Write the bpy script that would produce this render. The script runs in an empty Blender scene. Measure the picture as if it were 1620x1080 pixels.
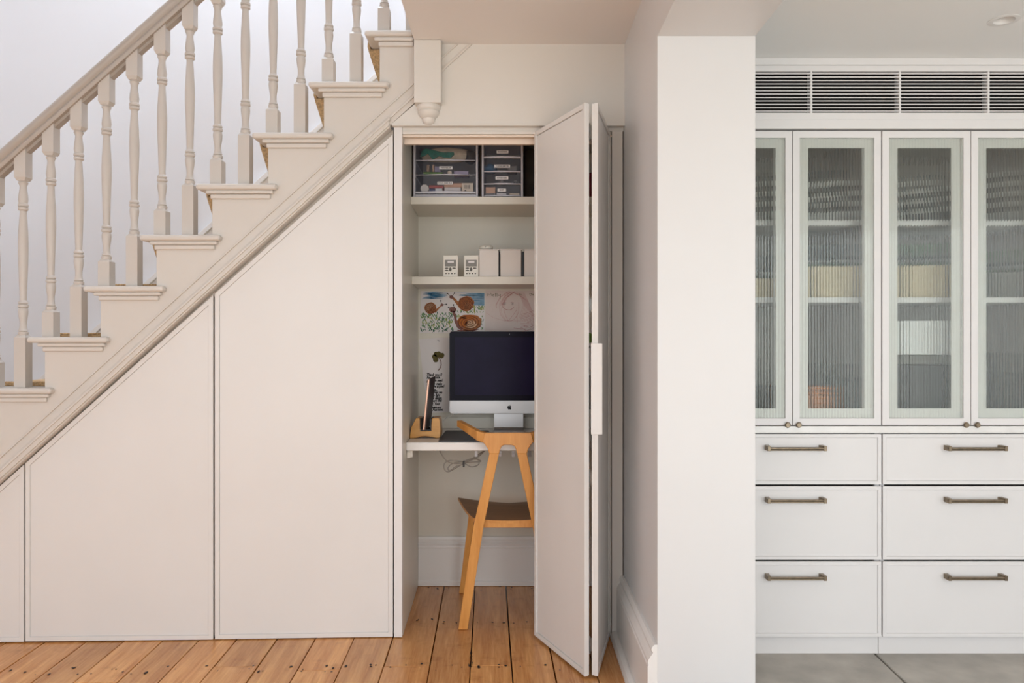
import bpy, math, random
from mathutils import Vector
R = random.Random(7)
sc = bpy.context.scene
COL = sc.collection
F = 1224.0
CZ = 1.109          # eye height
def X(px, d): return (px - 810.0) / F * d
def Z(py, d): return CZ - (py - 540.0) / F * d

# ------------------------------------------------------------------ camera
cam = bpy.data.cameras.new('camera')
cam.sensor_width = 36.0
cam.lens = 36.0 * F / 1620.0
cam.clip_start = 0.02
co = bpy.data.objects.new('camera', cam); COL.objects.link(co)
co.location = (0, 0, CZ); co.rotation_euler = (math.pi / 2, 0, 0)
sc.camera = co
# ------------------------------------------------------------------ world: pale sky over a green garden
w = bpy.data.worlds.new('world'); sc.world = w; w.use_nodes = True
nt = w.node_tree; nt.nodes.clear()
tc = nt.nodes.new('ShaderNodeTexCoord'); sp = nt.nodes.new('ShaderNodeSeparateXYZ')
rp = nt.nodes.new('ShaderNodeValToRGB'); bg = nt.nodes.new('ShaderNodeBackground'); ow = nt.nodes.new('ShaderNodeOutputWorld')
mr = nt.nodes.new('ShaderNodeMapRange'); mr.inputs[1].default_value = -1; mr.inputs[2].default_value = 1
nt.links.new(tc.outputs['Generated'], sp.inputs[0]); nt.links.new(sp.outputs[2], mr.inputs[0])
nt.links.new(mr.outputs[0], rp.inputs[0]); nt.links.new(rp.outputs[0], bg.inputs[0]); nt.links.new(bg.outputs[0], ow.inputs[0])
rp.color_ramp.elements[0].position = 0.42; rp.color_ramp.elements[0].color = (0.30, 0.34, 0.24, 1)
rp.color_ramp.elements[1].position = 0.56; rp.color_ramp.elements[1].color = (0.86, 0.93, 1.0, 1)
bg.inputs[1].default_value = 1.0
# ------------------------------------------------------------------ daylight through the openings behind and above
def area(name, loc, rot, sx, sy, power, color):
    l = bpy.data.lights.new(name, 'AREA'); l.shape = 'RECTANGLE'; l.size = sx; l.size_y = sy
    l.energy = power; l.color = color
    o = bpy.data.objects.new(name, l); COL.objects.link(o); o.location = loc; o.rotation_euler = rot
    return o
PI = math.pi
area('garden_door_light', (1.75, -1.15, 1.05), (PI / 2, 0, 0), 2.3, 1.9, 29, (0.94, 0.985, 1.0))
area('hall_window_light', (-1.3, -1.15, 1.25), (PI / 2, 0, 0), 2.6, 1.7, 25, (0.96, 0.99, 1.0))
area('stair_skylight', (-0.75, 3.3, 4.5), (0, 0, 0), 2.2, 0.8, 66, (0.80, 0.89, 1.0))
sl_ = bpy.data.lights.new('sun', 'SUN'); sl_.energy = 5.6; sl_.angle = math.radians(3); sl_.color = (1.0, 0.97, 0.90)
so_ = bpy.data.objects.new('sun', sl_); COL.objects.link(so_); so_.rotation_euler = (math.radians(36), 0, math.radians(8)); so_.location = (0, -6, 8)
sc.view_settings.view_transform = 'Standard'
sc.view_settings.look = 'None'
sc.view_settings.exposure = 0.44
sc.view_settings.gamma = 1.0
sc.view_settings.use_curve_mapping = False

# ------------------------------------------------------------------ materials
def lin(c):
    return tuple(((v / 255.0) / 12.92 if v / 255.0 <= 0.04045 else ((v / 255.0 + 0.055) / 1.055) ** 2.4) for v in c)
def mat(name, rgb, rough=0.5, metal=0.0, var=0.03, vscale=6.0, bump=0.0, bscale=120.0, coat=0.0, spec=0.5):
    m = bpy.data.materials.new(name); m.use_nodes = True
    n = m.node_tree; b = n.nodes['Principled BSDF']
    b.inputs['Roughness'].default_value = rough; b.inputs['Metallic'].default_value = metal
    b.inputs['Specular IOR Level'].default_value = spec
    if coat: b.inputs['Coat Weight'].default_value = coat; b.inputs['Coat Roughness'].default_value = 0.2
    c = lin(rgb)
    t = n.nodes.new('ShaderNodeTexCoord'); no = n.nodes.new('ShaderNodeTexNoise')
    no.inputs['Scale'].default_value = vscale; no.inputs['Detail'].default_value = 3
    n.links.new(t.outputs['Object'], no.inputs['Vector'])
    r = n.nodes.new('ShaderNodeValToRGB'); r.color_ramp.elements[0].position = 0.3; r.color_ramp.elements[1].position = 0.7
    r.color_ramp.elements[0].color = tuple(v * (1 - var) for v in c) + (1,)
    r.color_ramp.elements[1].color = tuple(min(1, v * (1 + var)) for v in c) + (1,)
    n.links.new(no.outputs['Fac'], r.inputs[0]); n.links.new(r.outputs[0], b.inputs['Base Color'])
    if bump:
        n2 = n.nodes.new('ShaderNodeTexNoise'); n2.inputs['Scale'].default_value = bscale
        bp = n.nodes.new('ShaderNodeBump'); bp.inputs['Strength'].default_value = bump; bp.inputs['Distance'].default_value = 0.002
        n.links.new(t.outputs['Object'], n2.inputs['Vector']); n.links.new(n2.outputs['Fac'], bp.inputs['Height'])
        n.links.new(bp.outputs[0], b.inputs['Normal'])
    return m
def wood(name, dark, light, stretch, rough=0.35, per_object=0.0, knots=False, scale=1.0, bump=0.08):
    m = bpy.data.materials.new(name); m.use_nodes = True
    n = m.node_tree; b = n.nodes['Principled BSDF']; b.inputs['Roughness'].default_value = rough
    t = n.nodes.new('ShaderNodeTexCoord'); oi = n.nodes.new('ShaderNodeObjectInfo')
    mp = n.nodes.new('ShaderNodeMapping'); mp.inputs['Scale'].default_value = stretch
    cm = n.nodes.new('ShaderNodeVectorMath'); cm.operation = 'MULTIPLY_ADD'
    cx = n.nodes.new('ShaderNodeCombineXYZ')
    for k in range(3): n.links.new(oi.outputs['Random'], cx.inputs[k])
    n.links.new(t.outputs['Object'], mp.inputs['Vector'])
    cm.inputs[1].default_value = (37.0, 53.0, 71.0)
    n.links.new(cx.outputs[0], cm.inputs[0]); n.links.new(mp.outputs[0], cm.inputs[2])
    a = n.nodes.new('ShaderNodeTexNoise'); a.inputs['Scale'].default_value = 1.0 * scale; a.inputs['Detail'].default_value = 6; a.inputs['Distortion'].default_value = 0.6
    n.links.new(cm.outputs[0], a.inputs['Vector'])
    wv = n.nodes.new('ShaderNodeTexNoise'); wv.inputs['Scale'].default_value = 4.5 * scale; wv.inputs['Detail'].default_value = 8; wv.inputs['Roughness'].default_value = 0.7
    n.links.new(cm.outputs[0], wv.inputs['Vector'])
    mx = n.nodes.new('ShaderNodeMath'); mx.operation = 'MULTIPLY_ADD'; mx.inputs[1].default_value = 0.45
    sub = n.nodes.new('ShaderNodeMath'); sub.operation = 'MULTIPLY'; sub.inputs[1].default_value = 0.55
    n.links.new(a.outputs['Fac'], sub.inputs[0]); n.links.new(wv.outputs['Fac'], mx.inputs[0]); n.links.new(sub.outputs[0], mx.inputs[2])
    r = n.nodes.new('ShaderNodeValToRGB'); r.color_ramp.elements[0].position = 0.33; r.color_ramp.elements[1].position = 0.66
    r.color_ramp.elements[0].color = lin(dark) + (1,); r.color_ramp.elements[1].color = lin(light) + (1,)
    n.links.new(mx.outputs[0], r.inputs[0])
    h = n.nodes.new('ShaderNodeHueSaturation')
    ma = n.nodes.new('ShaderNodeMapRange'); ma.inputs[3].default_value = 1 - per_object; ma.inputs[4].default_value = 1 + per_object
    n.links.new(oi.outputs['Random'], ma.inputs[0]); n.links.new(ma.outputs[0], h.inputs['Value'])
    n.links.new(r.outputs[0], h.inputs['Color'])
    out = h.outputs[0]
    if knots:   # old wear: broad scuffs and dark blotches with a shape of their own
        s = n.nodes.new('ShaderNodeTexNoise'); s.inputs['Scale'].default_value = 9.0; s.inputs['Detail'].default_value = 5; s.inputs['Roughness'].default_value = 0.65
        n.links.new(t.outputs['Object'], s.inputs['Vector'])
        sr = n.nodes.new('ShaderNodeValToRGB'); sr.color_ramp.elements[0].position = 0.55; sr.color_ramp.elements[1].position = 0.70
        sr.color_ramp.elements[0].color = (0, 0, 0, 1); sr.color_ramp.elements[1].color = (0.5, 0.5, 0.5, 1)
        n.links.new(s.outputs['Fac'], sr.inputs[0])
        mm = n.nodes.new('ShaderNodeMixRGB'); mm.blend_type = 'MULTIPLY'; mm.inputs[2].default_value = (0.52, 0.40, 0.34, 1)
        n.links.new(sr.outputs[0], mm.inputs[0]); n.links.new(out, mm.inputs[1]); out = mm.outputs[0]
    n.links.new(out, b.inputs['Base Color'])
    bp = n.nodes.new('ShaderNodeBump'); bp.inputs['Strength'].default_value = bump; bp.inputs['Distance'].default_value = 0.002
    n.links.new(wv.outputs['Fac'], bp.inputs['Height']); n.links.new(bp.outputs[0], b.inputs['Normal'])
    return m
def clear(name, tint, opacity, rough=0.15):
    """thin moulded plastic: part see-through, part milky surface"""
    m = bpy.data.materials.new(name); m.use_nodes = True
    n = m.node_tree; b = n.nodes['Principled BSDF']; b.inputs['Base Color'].default_value = lin(tint) + (1,)
    b.inputs['Roughness'].default_value = rough
    tr = n.nodes.new('ShaderNodeBsdfTransparent'); tr.inputs[0].default_value = (0.93, 0.93, 0.95, 1)
    mx = n.nodes.new('ShaderNodeMixShader'); mx.inputs[0].default_value = opacity
    n.links.new(tr.outputs[0], mx.inputs[1]); n.links.new(b.outputs[0], mx.inputs[2])
    n.links.new(mx.outputs[0], n.nodes['Material Output'].inputs[0])
    return m
def glass_mat():
    m = bpy.data.materials.new('reeded_glass'); m.use_nodes = True
    n = m.node_tree; n.nodes.remove(n.nodes['Principled BSDF'])
    g = n.nodes.new('ShaderNodeBsdfGlass'); g.inputs['Color'].default_value = (0.985, 1.0, 0.985, 1); g.inputs['Roughness'].default_value = 0.0; g.inputs['IOR'].default_value = 1.5
    tr = n.nodes.new('ShaderNodeBsdfTransparent'); tr.inputs[0].default_value = (0.985, 1.0, 0.985, 1)
    mx = n.nodes.new('ShaderNodeMixShader'); mx.inputs[0].default_value = 0.88
    n.links.new(tr.outputs[0], mx.inputs[1]); n.links.new(g.outputs[0], mx.inputs[2])
    n.links.new(mx.outputs[0], n.nodes['Material Output'].inputs[0])
    return m
M = {}
M['wall'] = mat('wall_paint', (229, 229, 232), 0.65, var=0.012, vscale=2, bump=0.03, bscale=200)
M['wall_right'] = mat('wall_grey_paint', (222, 221, 221), 0.4, var=0.015, vscale=2, bump=0.03, bscale=200)
M['ceiling'] = mat('ceiling_paint', (240, 236, 233), 0.7, var=0.01, vscale=2)
M['ceiling_k'] = mat('kitchen_ceiling_paint', (246, 245, 243), 0.7, var=0.01, vscale=2)
M['trim'] = mat('trim_paint', (223, 218, 211), 0.38, var=0.012, vscale=5)
M['door'] = mat('cupboard_door_paint', (231, 228, 225), 0.36, var=0.015, vscale=3, bump=0.02, bscale=300)
M['stair'] = mat('stair_paint', (217, 210, 202), 0.34, var=0.015, vscale=5)
M['baluster'] = mat('baluster_shaded_paint', (207, 199, 191), 0.34, var=0.015, vscale=5)  # stair paint darkened so the balusters carry their shade in the colour
M['handrail'] = mat('handrail_shaded_paint', (180, 169, 159), 0.34, var=0.03, vscale=5)  # darker still: the rail's shade is put into its paint
M['white'] = mat('white_paint', (236, 233, 230), 0.35, var=0.01)
M['cabinet'] = mat('kitchen_cabinet_paint', (232, 229, 228), 0.38, var=0.008)
M['inner'] = mat('cupboard_lining', (224, 218, 206), 0.35, var=0.012)
M['rail'] = mat('raw_rail', (236, 218, 202), 0.5)
M['dark'] = mat('gap_shade', (38, 33, 30), 0.8)  # near-black that paints in the shade of gaps and recesses
M['board'] = wood('floorboard_wood', (176, 110, 56), (232, 173, 108), (30, 1.8, 10), rough=0.27, per_object=0.12, knots=True)
M['nail'] = mat('nail_hole', (36, 24, 18), 0.7)
M['oak'] = wood('chair_oak', (200, 134, 64), (222, 160, 88), (30, 30, 3), rough=0.38, scale=1.0)
M['seat'] = wood('seat_veneer', (126, 86, 50), (154, 110, 68), (3, 26, 3), rough=0.5)
M['standwood'] = wood('stand_wood', (190, 132, 62), (214, 160, 88), (6, 6, 40), rough=0.3)
M['sisal'] = mat('sisal_weave', (200, 166, 124), 0.9, var=0.3, vscale=160, bump=0.9, bscale=240)
M['bronze'] = mat('aged_bronze', (136, 122, 104), 0.36, metal=0.9, var=0.2, vscale=60)
M['steel'] = mat('steel', (190, 188, 184), 0.3, metal=1.0)
M['alu'] = mat('brushed_aluminium', (212, 211, 212), 0.38, metal=0.35)
M['stand_alu'] = mat('stand_aluminium', (168, 166, 166), 0.32, metal=0.8)
M['screen'] = mat('monitor_glass', (32, 25, 54), 0.14, var=0.15, vscale=9, spec=0.06)
M['bezel'] = mat('monitor_bezel', (20, 16, 34), 0.14, spec=0.06)
M['black'] = mat('black_plastic', (24, 23, 25), 0.4)
M['slate'] = mat('slate_mat', (72, 72, 76), 0.55, var=0.12, vscale=20)
M['offwhite'] = mat('white_plastic', (232, 226, 216), 0.35)
M['box'] = mat('white_card', (230, 222, 216), 0.6)
M['lcd'] = mat('grey_panel', (130, 126, 120), 0.4)
M['button'] = mat('button_grey', (92, 88, 82), 0.5)
M['paper'] = mat('paper', (232, 226, 226), 0.7, var=0.01)
M['paper2'] = mat('paper_drawing', (222, 208, 204), 0.7, var=0.03, vscale=12)
M['ink'] = mat('black_ink', (18, 16, 18), 0.6)
M['blue'] = mat('blue_wash', (118, 160, 190), 0.7, var=0.2, vscale=60)
M['deepblue'] = mat('deep_blue_wash', (44, 104, 142), 0.7, var=0.3, vscale=70)
M['snail'] = mat('snail_brown', (170, 106, 62), 0.7, var=0.25, vscale=80)
M['snaildark'] = mat('snail_dark', (92, 46, 24), 0.7, var=0.2, vscale=80)
M['snailpale'] = mat('snail_pale', (226, 186, 150), 0.7)
M['orange'] = mat('snail_orange', (188, 104, 34), 0.7, var=0.2, vscale=60)
M['mauve'] = mat('snail_mauve', (138, 92, 84), 0.7, var=0.15, vscale=60)
M['green1'] = mat('leaf_green', (92, 138, 84), 0.7, var=0.2, vscale=80)
M['green2'] = mat('leaf_dark_green', (38, 92, 70), 0.7, var=0.2, vscale=80)
M['green3'] = mat('leaf_yellow_green', (158, 164, 76), 0.7, var=0.2, vscale=80)
M['pencil'] = mat('pink_pencil', (196, 138, 136), 0.7)
M['redpencil'] = mat('red_pencil', (170, 84, 80), 0.7)
M['greypencil'] = mat('grey_pencil', (112, 112, 122), 0.7)
M['olive'] = mat('olive_letters', (112, 112, 84), 0.7)
M['clover'] = mat('pressed_clover', (92, 82, 38), 0.8, var=0.25, vscale=90)
M['rose'] = mat('tablet_rose_gold', (222, 178, 156), 0.3, metal=0.6)
M['case'] = mat('tablet_case', (66, 52, 50), 0.5)
M['cable'] = mat('cable_grey', (142, 134, 124), 0.5)
M['wcable'] = mat('cable_white', (222, 220, 216), 0.4)
M['clearp'] = clear('clear_plastic', (196, 194, 206), 0.05, 0.25)
M['frost'] = clear('frosted_plastic', (224, 220, 228), 0.80, 0.3)
M['hook'] = clear('clear_hook', (226, 224, 226), 0.5, 0.1)
M['glass'] = glass_mat()
M['marble'] = mat('marble', (238, 236, 233), 0.2, var=0.05, vscale=14)
M['stone'] = mat('stone_paver', (178, 172, 163), 0.5, var=0.20, vscale=7, bump=0.35, bscale=90)
M['concrete'] = mat('concrete', (120, 114, 108), 0.8)
M['teal'] = mat('teal_wrap', (40, 128, 108), 0.4, var=0.3, vscale=60)
M['cotton'] = mat('cotton_cream', (226, 208, 180), 0.9, var=0.15, vscale=40, bump=0.5, bscale=60)
M['greenpk'] = mat('green_tube', (112, 148, 66), 0.4, var=0.2, vscale=50)
M['brownpk'] = mat('kraft_box', (186, 152, 122), 0.7)
M['lilac'] = mat('lilac_box', (178, 164, 186), 0.6)
M['redpk'] = mat('red_box', (176, 82, 74), 0.5)
M['crimson'] = mat('crimson_tin', (122, 20, 40), 0.4)
M['bluepk'] = mat('blue_box', (66, 82, 122), 0.5)
M['tealblue'] = mat('blue_pouch', (52, 100, 130), 0.6, var=0.2, vscale=40)
M['cream'] = mat('cream_card', (228, 212, 188), 0.6)
M['salmon'] = mat('salmon_box', (214, 170, 140), 0.6)
M['darkbag'] = mat('dark_brown_bag', (62, 52, 44), 0.8, var=0.2, vscale=20)
M['linen'] = mat('linen_box', (214, 198, 168), 0.8, var=0.06, vscale=60)
M['copper'] = mat('copper_wire', (208, 138, 92), 0.35, metal=0.6)
M['china'] = mat('china', (238, 238, 236), 0.2)
M['chinablue'] = mat('grey_china', (120, 126, 130), 0.25)
M['chinadark'] = mat('charcoal_china', (74, 74, 78), 0.3)
M['greenjar'] = mat('green_bowl', (132, 158, 128), 0.3)
M['tumbler'] = clear('tumbler_glass', (225, 232, 232), 0.35, 0.05)
M['cabin'] = mat('cabinet_inside', (190, 185, 181), 0.6)
M['darktin'] = mat('dark_tin', (70, 66, 66), 0.35, var=0.2, vscale=30)

# ------------------------------------------------------------------ mesh builder
def wloc(p):
    v = Vector((0, 0, 0))
    while p is not None:
        v += p.location; p = p.parent
    return v
class MB:
    def __init__(s): s.v = []; s.f = []; s.m = []
    def add(s, vs, fs, mi=0):
        o = len(s.v); s.v += [tuple(p) for p in vs]; s.f += [tuple(i + o for i in f) for f in fs]; s.m += [mi] * len(fs); return s
    def box(s, x0, x1, y0, y1, z0, z1, mi=0):
        x0, x1 = min(x0, x1), max(x0, x1); y0, y1 = min(y0, y1), max(y0, y1); z0, z1 = min(z0, z1), max(z0, z1)
        return s.add([(x0,y0,z0),(x1,y0,z0),(x1,y1,z0),(x0,y1,z0),(x0,y0,z1),(x1,y0,z1),(x1,y1,z1),(x0,y1,z1)],
                     [(0,3,2,1),(4,5,6,7),(0,1,5,4),(1,2,6,5),(2,3,7,6),(3,0,4,7)], mi)
    def prism(s, poly, axis, a, b, mi=0):
        """poly in the two other axes, extruded along axis from a to b"""
        n = len(poly)
        def P(p, t): return {'x': (t, p[0], p[1]), 'y': (p[0], t, p[1]), 'z': (p[0], p[1], t)}[axis]
        ar = sum(poly[i][0] * poly[(i+1) % n][1] - poly[(i+1) % n][0] * poly[i][1] for i in range(n))
        if ar < 0: poly = poly[::-1]
        if a > b: a, b = b, a
        flip = (axis == 'y')
        vs = [P(p, a) for p in poly] + [P(p, b) for p in poly]
        fs = [tuple(range(n))[::-1], tuple(range(n, 2 * n))] + [(i, (i+1) % n, n + (i+1) % n, n + i) for i in range(n)]
        if flip: fs = [f[::-1] for f in fs]
        return s.add(vs, fs, mi)
    def loft(s, rings, mi=0, caps=True, closed=True):
        n = len(rings[0]); vs = [p for r in rings for p in r]; fs = []
        for k in range(len(rings) - 1):
            for i in range(n if closed else n - 1):
                j = (i + 1) % n
                fs.append((k*n+i, k*n+j, (k+1)*n+j, (k+1)*n+i))
        if caps: fs += [tuple(range(n))[::-1], tuple(range((len(rings)-1)*n, len(rings)*n))]
        return s.add(vs, fs, mi)
    def lathe(s, prof, c, n=20, mi=0, axis='z', caps=True):
        rings = []
        for r, h in prof:
            ring = []
            for k in range(n):
                a = 2 * PI * k / n; u, v = r * math.cos(a), r * math.sin(a)
                ring.append({'z': (c[0]+u, c[1]+v, c[2]+h), 'y': (c[0]+u, c[1]+h, c[2]+v), 'x': (c[0]+h, c[1]+u, c[2]+v)}[axis])
            rings.append(ring)
        return s.loft(rings, mi, caps)
    def tube(s, pts, r, n=8, mi=0, closed=False):
        pts = [Vector(p) for p in pts]; N = len(pts); rings = []
        up = Vector((0.13, 0.21, 0.97))
        for i, p in enumerate(pts):
            a = pts[i-1] if (i > 0 or closed) else p; b = pts[(i+1) % N] if (i < N-1 or closed) else p
            t = (b - a).normalized(); u = t.cross(up).normalized(); v = t.cross(u)
            rings.append([tuple(p + r*math.cos(2*PI*k/n)*u + r*math.sin(2*PI*k/n)*v) for k in range(n)])
        if closed: rings.append(rings[0])
        return s.loft(rings, mi, not closed)
    def ribbon(s, pts, wd, y, mi=0):
        """flat brush or pencil stroke in the XZ plane at depth y"""
        n = len(pts)
        if n < 2: return s
        L = []; Rr = []
        for i, p in enumerate(pts):
            a = pts[max(0, i-1)]; b = pts[min(n-1, i+1)]
            dx, dz = b[0]-a[0], b[1]-a[1]; l = math.hypot(dx, dz) or 1e-9
            ww = wd[i] if isinstance(wd, (list, tuple)) else wd
            nx, nz = -dz/l*ww/2, dx/l*ww/2
            L.append((p[0]+nx, y, p[1]+nz)); Rr.append((p[0]-nx, y, p[1]-nz))
        return s.add(L + Rr, [(i, i+1, n+i+1, n+i) for i in range(n-1)], mi)
    def disc(s, x, z, rx, rz, y, mi=0, n=18, rot=0, wob=0):
        vs = []
        for k in range(n):
            a = 2*PI*k/n; q = 1 + (R.uniform(-wob, wob) if wob else 0)
            u, v = rx*q*math.cos(a), rz*q*math.sin(a)
            vs.append((x+u*math.cos(rot)-v*math.sin(rot), y, z+u*math.sin(rot)+v*math.cos(rot)))
        return s.add(vs, [tuple(range(n))], mi)
    def build(s, name, mats, parent=None, bevel=0, smooth=False, origin=None, seg=2, sub=0):
        if not isinstance(mats, (list, tuple)): mats = [mats]
        if parent is not None: off = wloc(parent)
        elif origin is not None: off = Vector(origin)
        else:
            xs = [p[0] for p in s.v]; ys = [p[1] for p in s.v]; zs = [p[2] for p in s.v]
            off = Vector(((min(xs)+max(xs))/2, (min(ys)+max(ys))/2, min(zs)))
        me = bpy.data.meshes.new(name)
        me.from_pydata([(p[0]-off.x, p[1]-off.y, p[2]-off.z) for p in s.v], [], s.f)
        for mm in mats: me.materials.append(mm)
        for p, i in zip(me.polygons, s.m): p.material_index = i; p.use_smooth = smooth
        me.update()
        o = bpy.data.objects.new(name, me); COL.objects.link(o)
        if parent is not None: o.parent = parent
        else: o.location = off
        if sub:
            q = o.modifiers.new('sub', 'SUBSURF'); q.levels = sub; q.render_levels = sub
        if bevel:
            b = o.modifiers.new('bevel', 'BEVEL'); b.width = bevel; b.segments = seg; b.limit_method = 'ANGLE'; b.angle_limit = math.radians(40)
        if smooth and not sub:
            me.set_sharp_from_angle(angle=math.radians(38))
        return o
def thing(name, label, cat, loc, group=None):
    o = bpy.data.objects.new(name, None); COL.objects.link(o); o.location = loc
    o.empty_display_size = 0.05
    return tag(o, label, cat, group)
def tag(o, label, cat, group=None):
    o['label'] = label; o['category'] = cat
    if group: o['group'] = group
    return o
def struct(o): o['kind'] = 'structure'; return o
def lab(o, label): o['label'] = label; return o
SLOPE = 0.0145
def fz(x): return min(0.0, (x + 0.41)*SLOPE)
def text(st, size, x, z, y, m, parent, name='lettering', shear=0.0, extrude=0.0, align='CENTER', rot=0.0, bold=0.0, sx=1.0):
    cu = bpy.data.curves.new('t', 'FONT'); cu.body = st; cu.size = size; cu.shear = shear; cu.align_x = align; cu.align_y = 'CENTER'
    cu.offset = bold; cu.resolution_u = 3
    to = bpy.data.objects.new('t', cu); COL.objects.link(to)
    me = bpy.data.meshes.new_from_object(to)
    COL.objects.unlink(to); bpy.data.objects.remove(to); 
    off = wloc(parent)
    cr, sr = math.cos(rot), math.sin(rot)
    for v in me.vertices:
        a, b = v.co.x * sx, v.co.y
        v.co = Vector((x + a*cr - b*sr - off.x, y - off.y, z + a*sr + b*cr - off.z))
    me.materials.clear(); me.materials.append(m); me.name = name
    o = bpy.data.objects.new(name, me); COL.objects.link(o); o.parent = parent
    return o
def inset(poly, w):
    """inset a convex counter-clockwise polygon by w"""
    n = len(poly)
    ar = sum(poly[i][0]*poly[(i+1)%n][1]-poly[(i+1)%n][0]*poly[i][1] for i in range(n))
    if ar < 0: poly = poly[::-1]
    lines = []
    for i in range(n):
        a, b = poly[i], poly[(i+1)%n]; dx, dy = b[0]-a[0], b[1]-a[1]; l = math.hypot(dx, dy)
        nx, ny = -dy/l, dx/l
        lines.append(((a[0]+nx*w, a[1]+ny*w), (dx/l, dy/l)))
    out = []
    for i in range(n):
        (p, d), (q, e) = lines[i-1], lines[i]
        den = d[0]*e[1]-d[1]*e[0]
        t = ((q[0]-p[0])*e[1]-(q[1]-p[1])*e[0])/den
        out.append((p[0]+d[0]*t, p[1]+d[1]*t))
    return poly, out
def frame_mesh(mb, poly, w, y0, y1, mi=0):
    """flat ring between polygon and its inset, front at y0, back at y1 (XZ plane)"""
    o, i = inset(poly, w); n = len(o)
    vs = [(p[0], y0, p[1]) for p in o] + [(p[0], y0, p[1]) for p in i] + [(p[0], y1, p[1]) for p in o] + [(p[0], y1, p[1]) for p in i]
    fs = []
    for k in range(n):
        j = (k+1) % n
        fs += [(k, j, n+j, n+k), (n+k, n+j, 3*n+j, 3*n+k), (2*n+k, 2*n+j, j, k), (2*n+j, 2*n+k, 3*n+k, 3*n+j)]
    return mb.add(vs, fs, mi)

# ================================================================== THE SHELL
DS = 2.875           # plane of the stair string and the wall above the cupboards
DD = 2.90            # plane of the cupboard doors
XW = 0.419           # right hall wall
ZC = Z(70, DS)       # hall ceiling
xL = -3.3
YB = -1.2            # line of the openings behind the camera
# floor: base slab with planks as children
fl = struct(MB().box(xL, 0.58, YB, 3.85, -0.14, -0.085).build('floor', M['concrete']))
ang = math.atan(0.030)
cuts = [-1.668, -1.511, -1.37, -1.224, -1.088, -0.947, -0.794, -0.65, -0.505, -0.36, -0.2016, -0.063, 0.078, 0.221, 0.36, 0.50]
c = -1.668
lefts = []
while c > xL + 0.05:
    c -= R.choice([0.140, 0.145, 0.150]); lefts.append(c)
cuts = sorted(lefts) + cuts
joint = {-1.37: 2.55, -0.947: 2.66, -0.65: 2.62, -0.36: 2.645, -0.063: 2.65, -1.088: 3.1, 0.221: 2.2}
for a, b in zip(cuts[:-1], cuts[1:]):
    ys = [YB, 3.52]
    j = joint.get(round(a, 3)) or R.choice([1.1, 1.9, 0.4, 2.25])
    ys.insert(1, j)
    if R.random() < .5: ys.insert(1, ys[1] - R.uniform(1.4, 1.7) if ys[1] > 1.2 else -0.3)
    for y0, y1 in zip(ys[:-1], ys[1:]):
        if y1 - y0 < 0.1: continue
        g = R.choice([0.0015, 0.0020, 0.0026]); wdt = b - a - 2*g; L = (y1 - y0 - 0.002)
        mb = MB().box(-wdt/2, wdt/2, -L/2, L/2, -0.03, 0)
        o = mb.build('floorboard', M['board'], origin=(0, 0, 0), bevel=0.0015, seg=1)
        o.parent = fl
        cy = (y0+y1)/2; cxx = (a+b)/2 - 0.030*cy
        o.location = Vector((cxx, cy, fz(cxx) + R.uniform(-0.0008, 0.0))) - fl.location
        o.rotation_euler = (0, -math.atan(SLOPE) if cxx < -0.41 else 0, ang)
nm = MB()
for a, b in zip(cuts[:-1], cuts[1:]):
    for row in (0.2, 1.0, 1.8, 2.22, 2.64, 3.06, 3.47):
        for side in (0.022, 0.5, -0.022):
            if side == 0.5:
                if R.random() < 0.4: continue
                c0 = a + (b-a)*R.uniform(0.35, 0.7)
            else: c0 = (a + side) if side > 0 else (b + side)
            for q in range(R.choice([1, 1, 2])):
                yy = row + R.uniform(-0.035, 0.035); r0 = R.uniform(0.0022, 0.0058)
                xx = c0 - 0.030*yy + R.uniform(-0.008, 0.008)
                n = 7; el = R.uniform(1.0, 2.2)
                nm.add([(xx + r0*R.uniform(.7,1.2)*math.cos(2*PI*k/n), yy + el*r0*R.uniform(.7,1.2)*math.sin(2*PI*k/n), fz(xx)+0.0008) for k in range(n)], [tuple(range(n))])
no = nm.build('nail_hole', M['nail'], fl); no['kind'] = 'stuff'
# splintered patch beside the plank joint in front of the opening
sm = MB()
for k in range(16):
    yy = 2.72 + R.uniform(-0.09, 0.06); xx = -0.063 - 0.030*yy + R.uniform(-0.008, 0.006)
    sm.add([(xx, yy, 0.0007), (xx+R.uniform(.001,.005), yy+0.002, 0.0007), (xx+R.uniform(-.002,.004), yy+R.uniform(.012,.03), 0.0007)], [(0,1,2)])
so = sm.build('worn_edge', M['nail'], fl); so['kind'] = 'stuff'
# kitchen floor: concrete base and stone pavers
kf = struct(MB().box(0.60, 3.2, YB, 2.80, -0.14, -0.032).build('floor_kitchen', M['concrete']))
for (x0, x1) in ((0.605, 1.262), (1.268, 1.93), (1.936, 2.60), (2.606, 3.2)):
    for (y0, y1) in ((YB, 0.27), (0.276, 1.18), (1.186, 2.09), (2.096, 2.795)):
        s = 0.009
        # joint runs slightly askew and its edge is chipped
        e = [(x0, y0), (x1, y0)]
        for t in (0.2, 0.4, 0.6, 0.8): e.append((x1 + (0.028 if abs(x1-1.262) < .01 and y1 > 2.7 else 0)*t + R.uniform(-.0025, .001), y0 + (y1-y0)*t))
        e += [(x1 + (0.028 if abs(x1-1.262) < .01 and y1 > 2.7 else 0), y1), (x0 + (0.028 if abs(x0-1.268) < .01 and y1 > 2.7 else 0), y1)]
        MB().prism(e, 'z', -0.03, 0.0 + R.uniform(-0.001, 0)).build('stone_paver', M['stone'], kf, bevel=0.003, seg=1)
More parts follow.
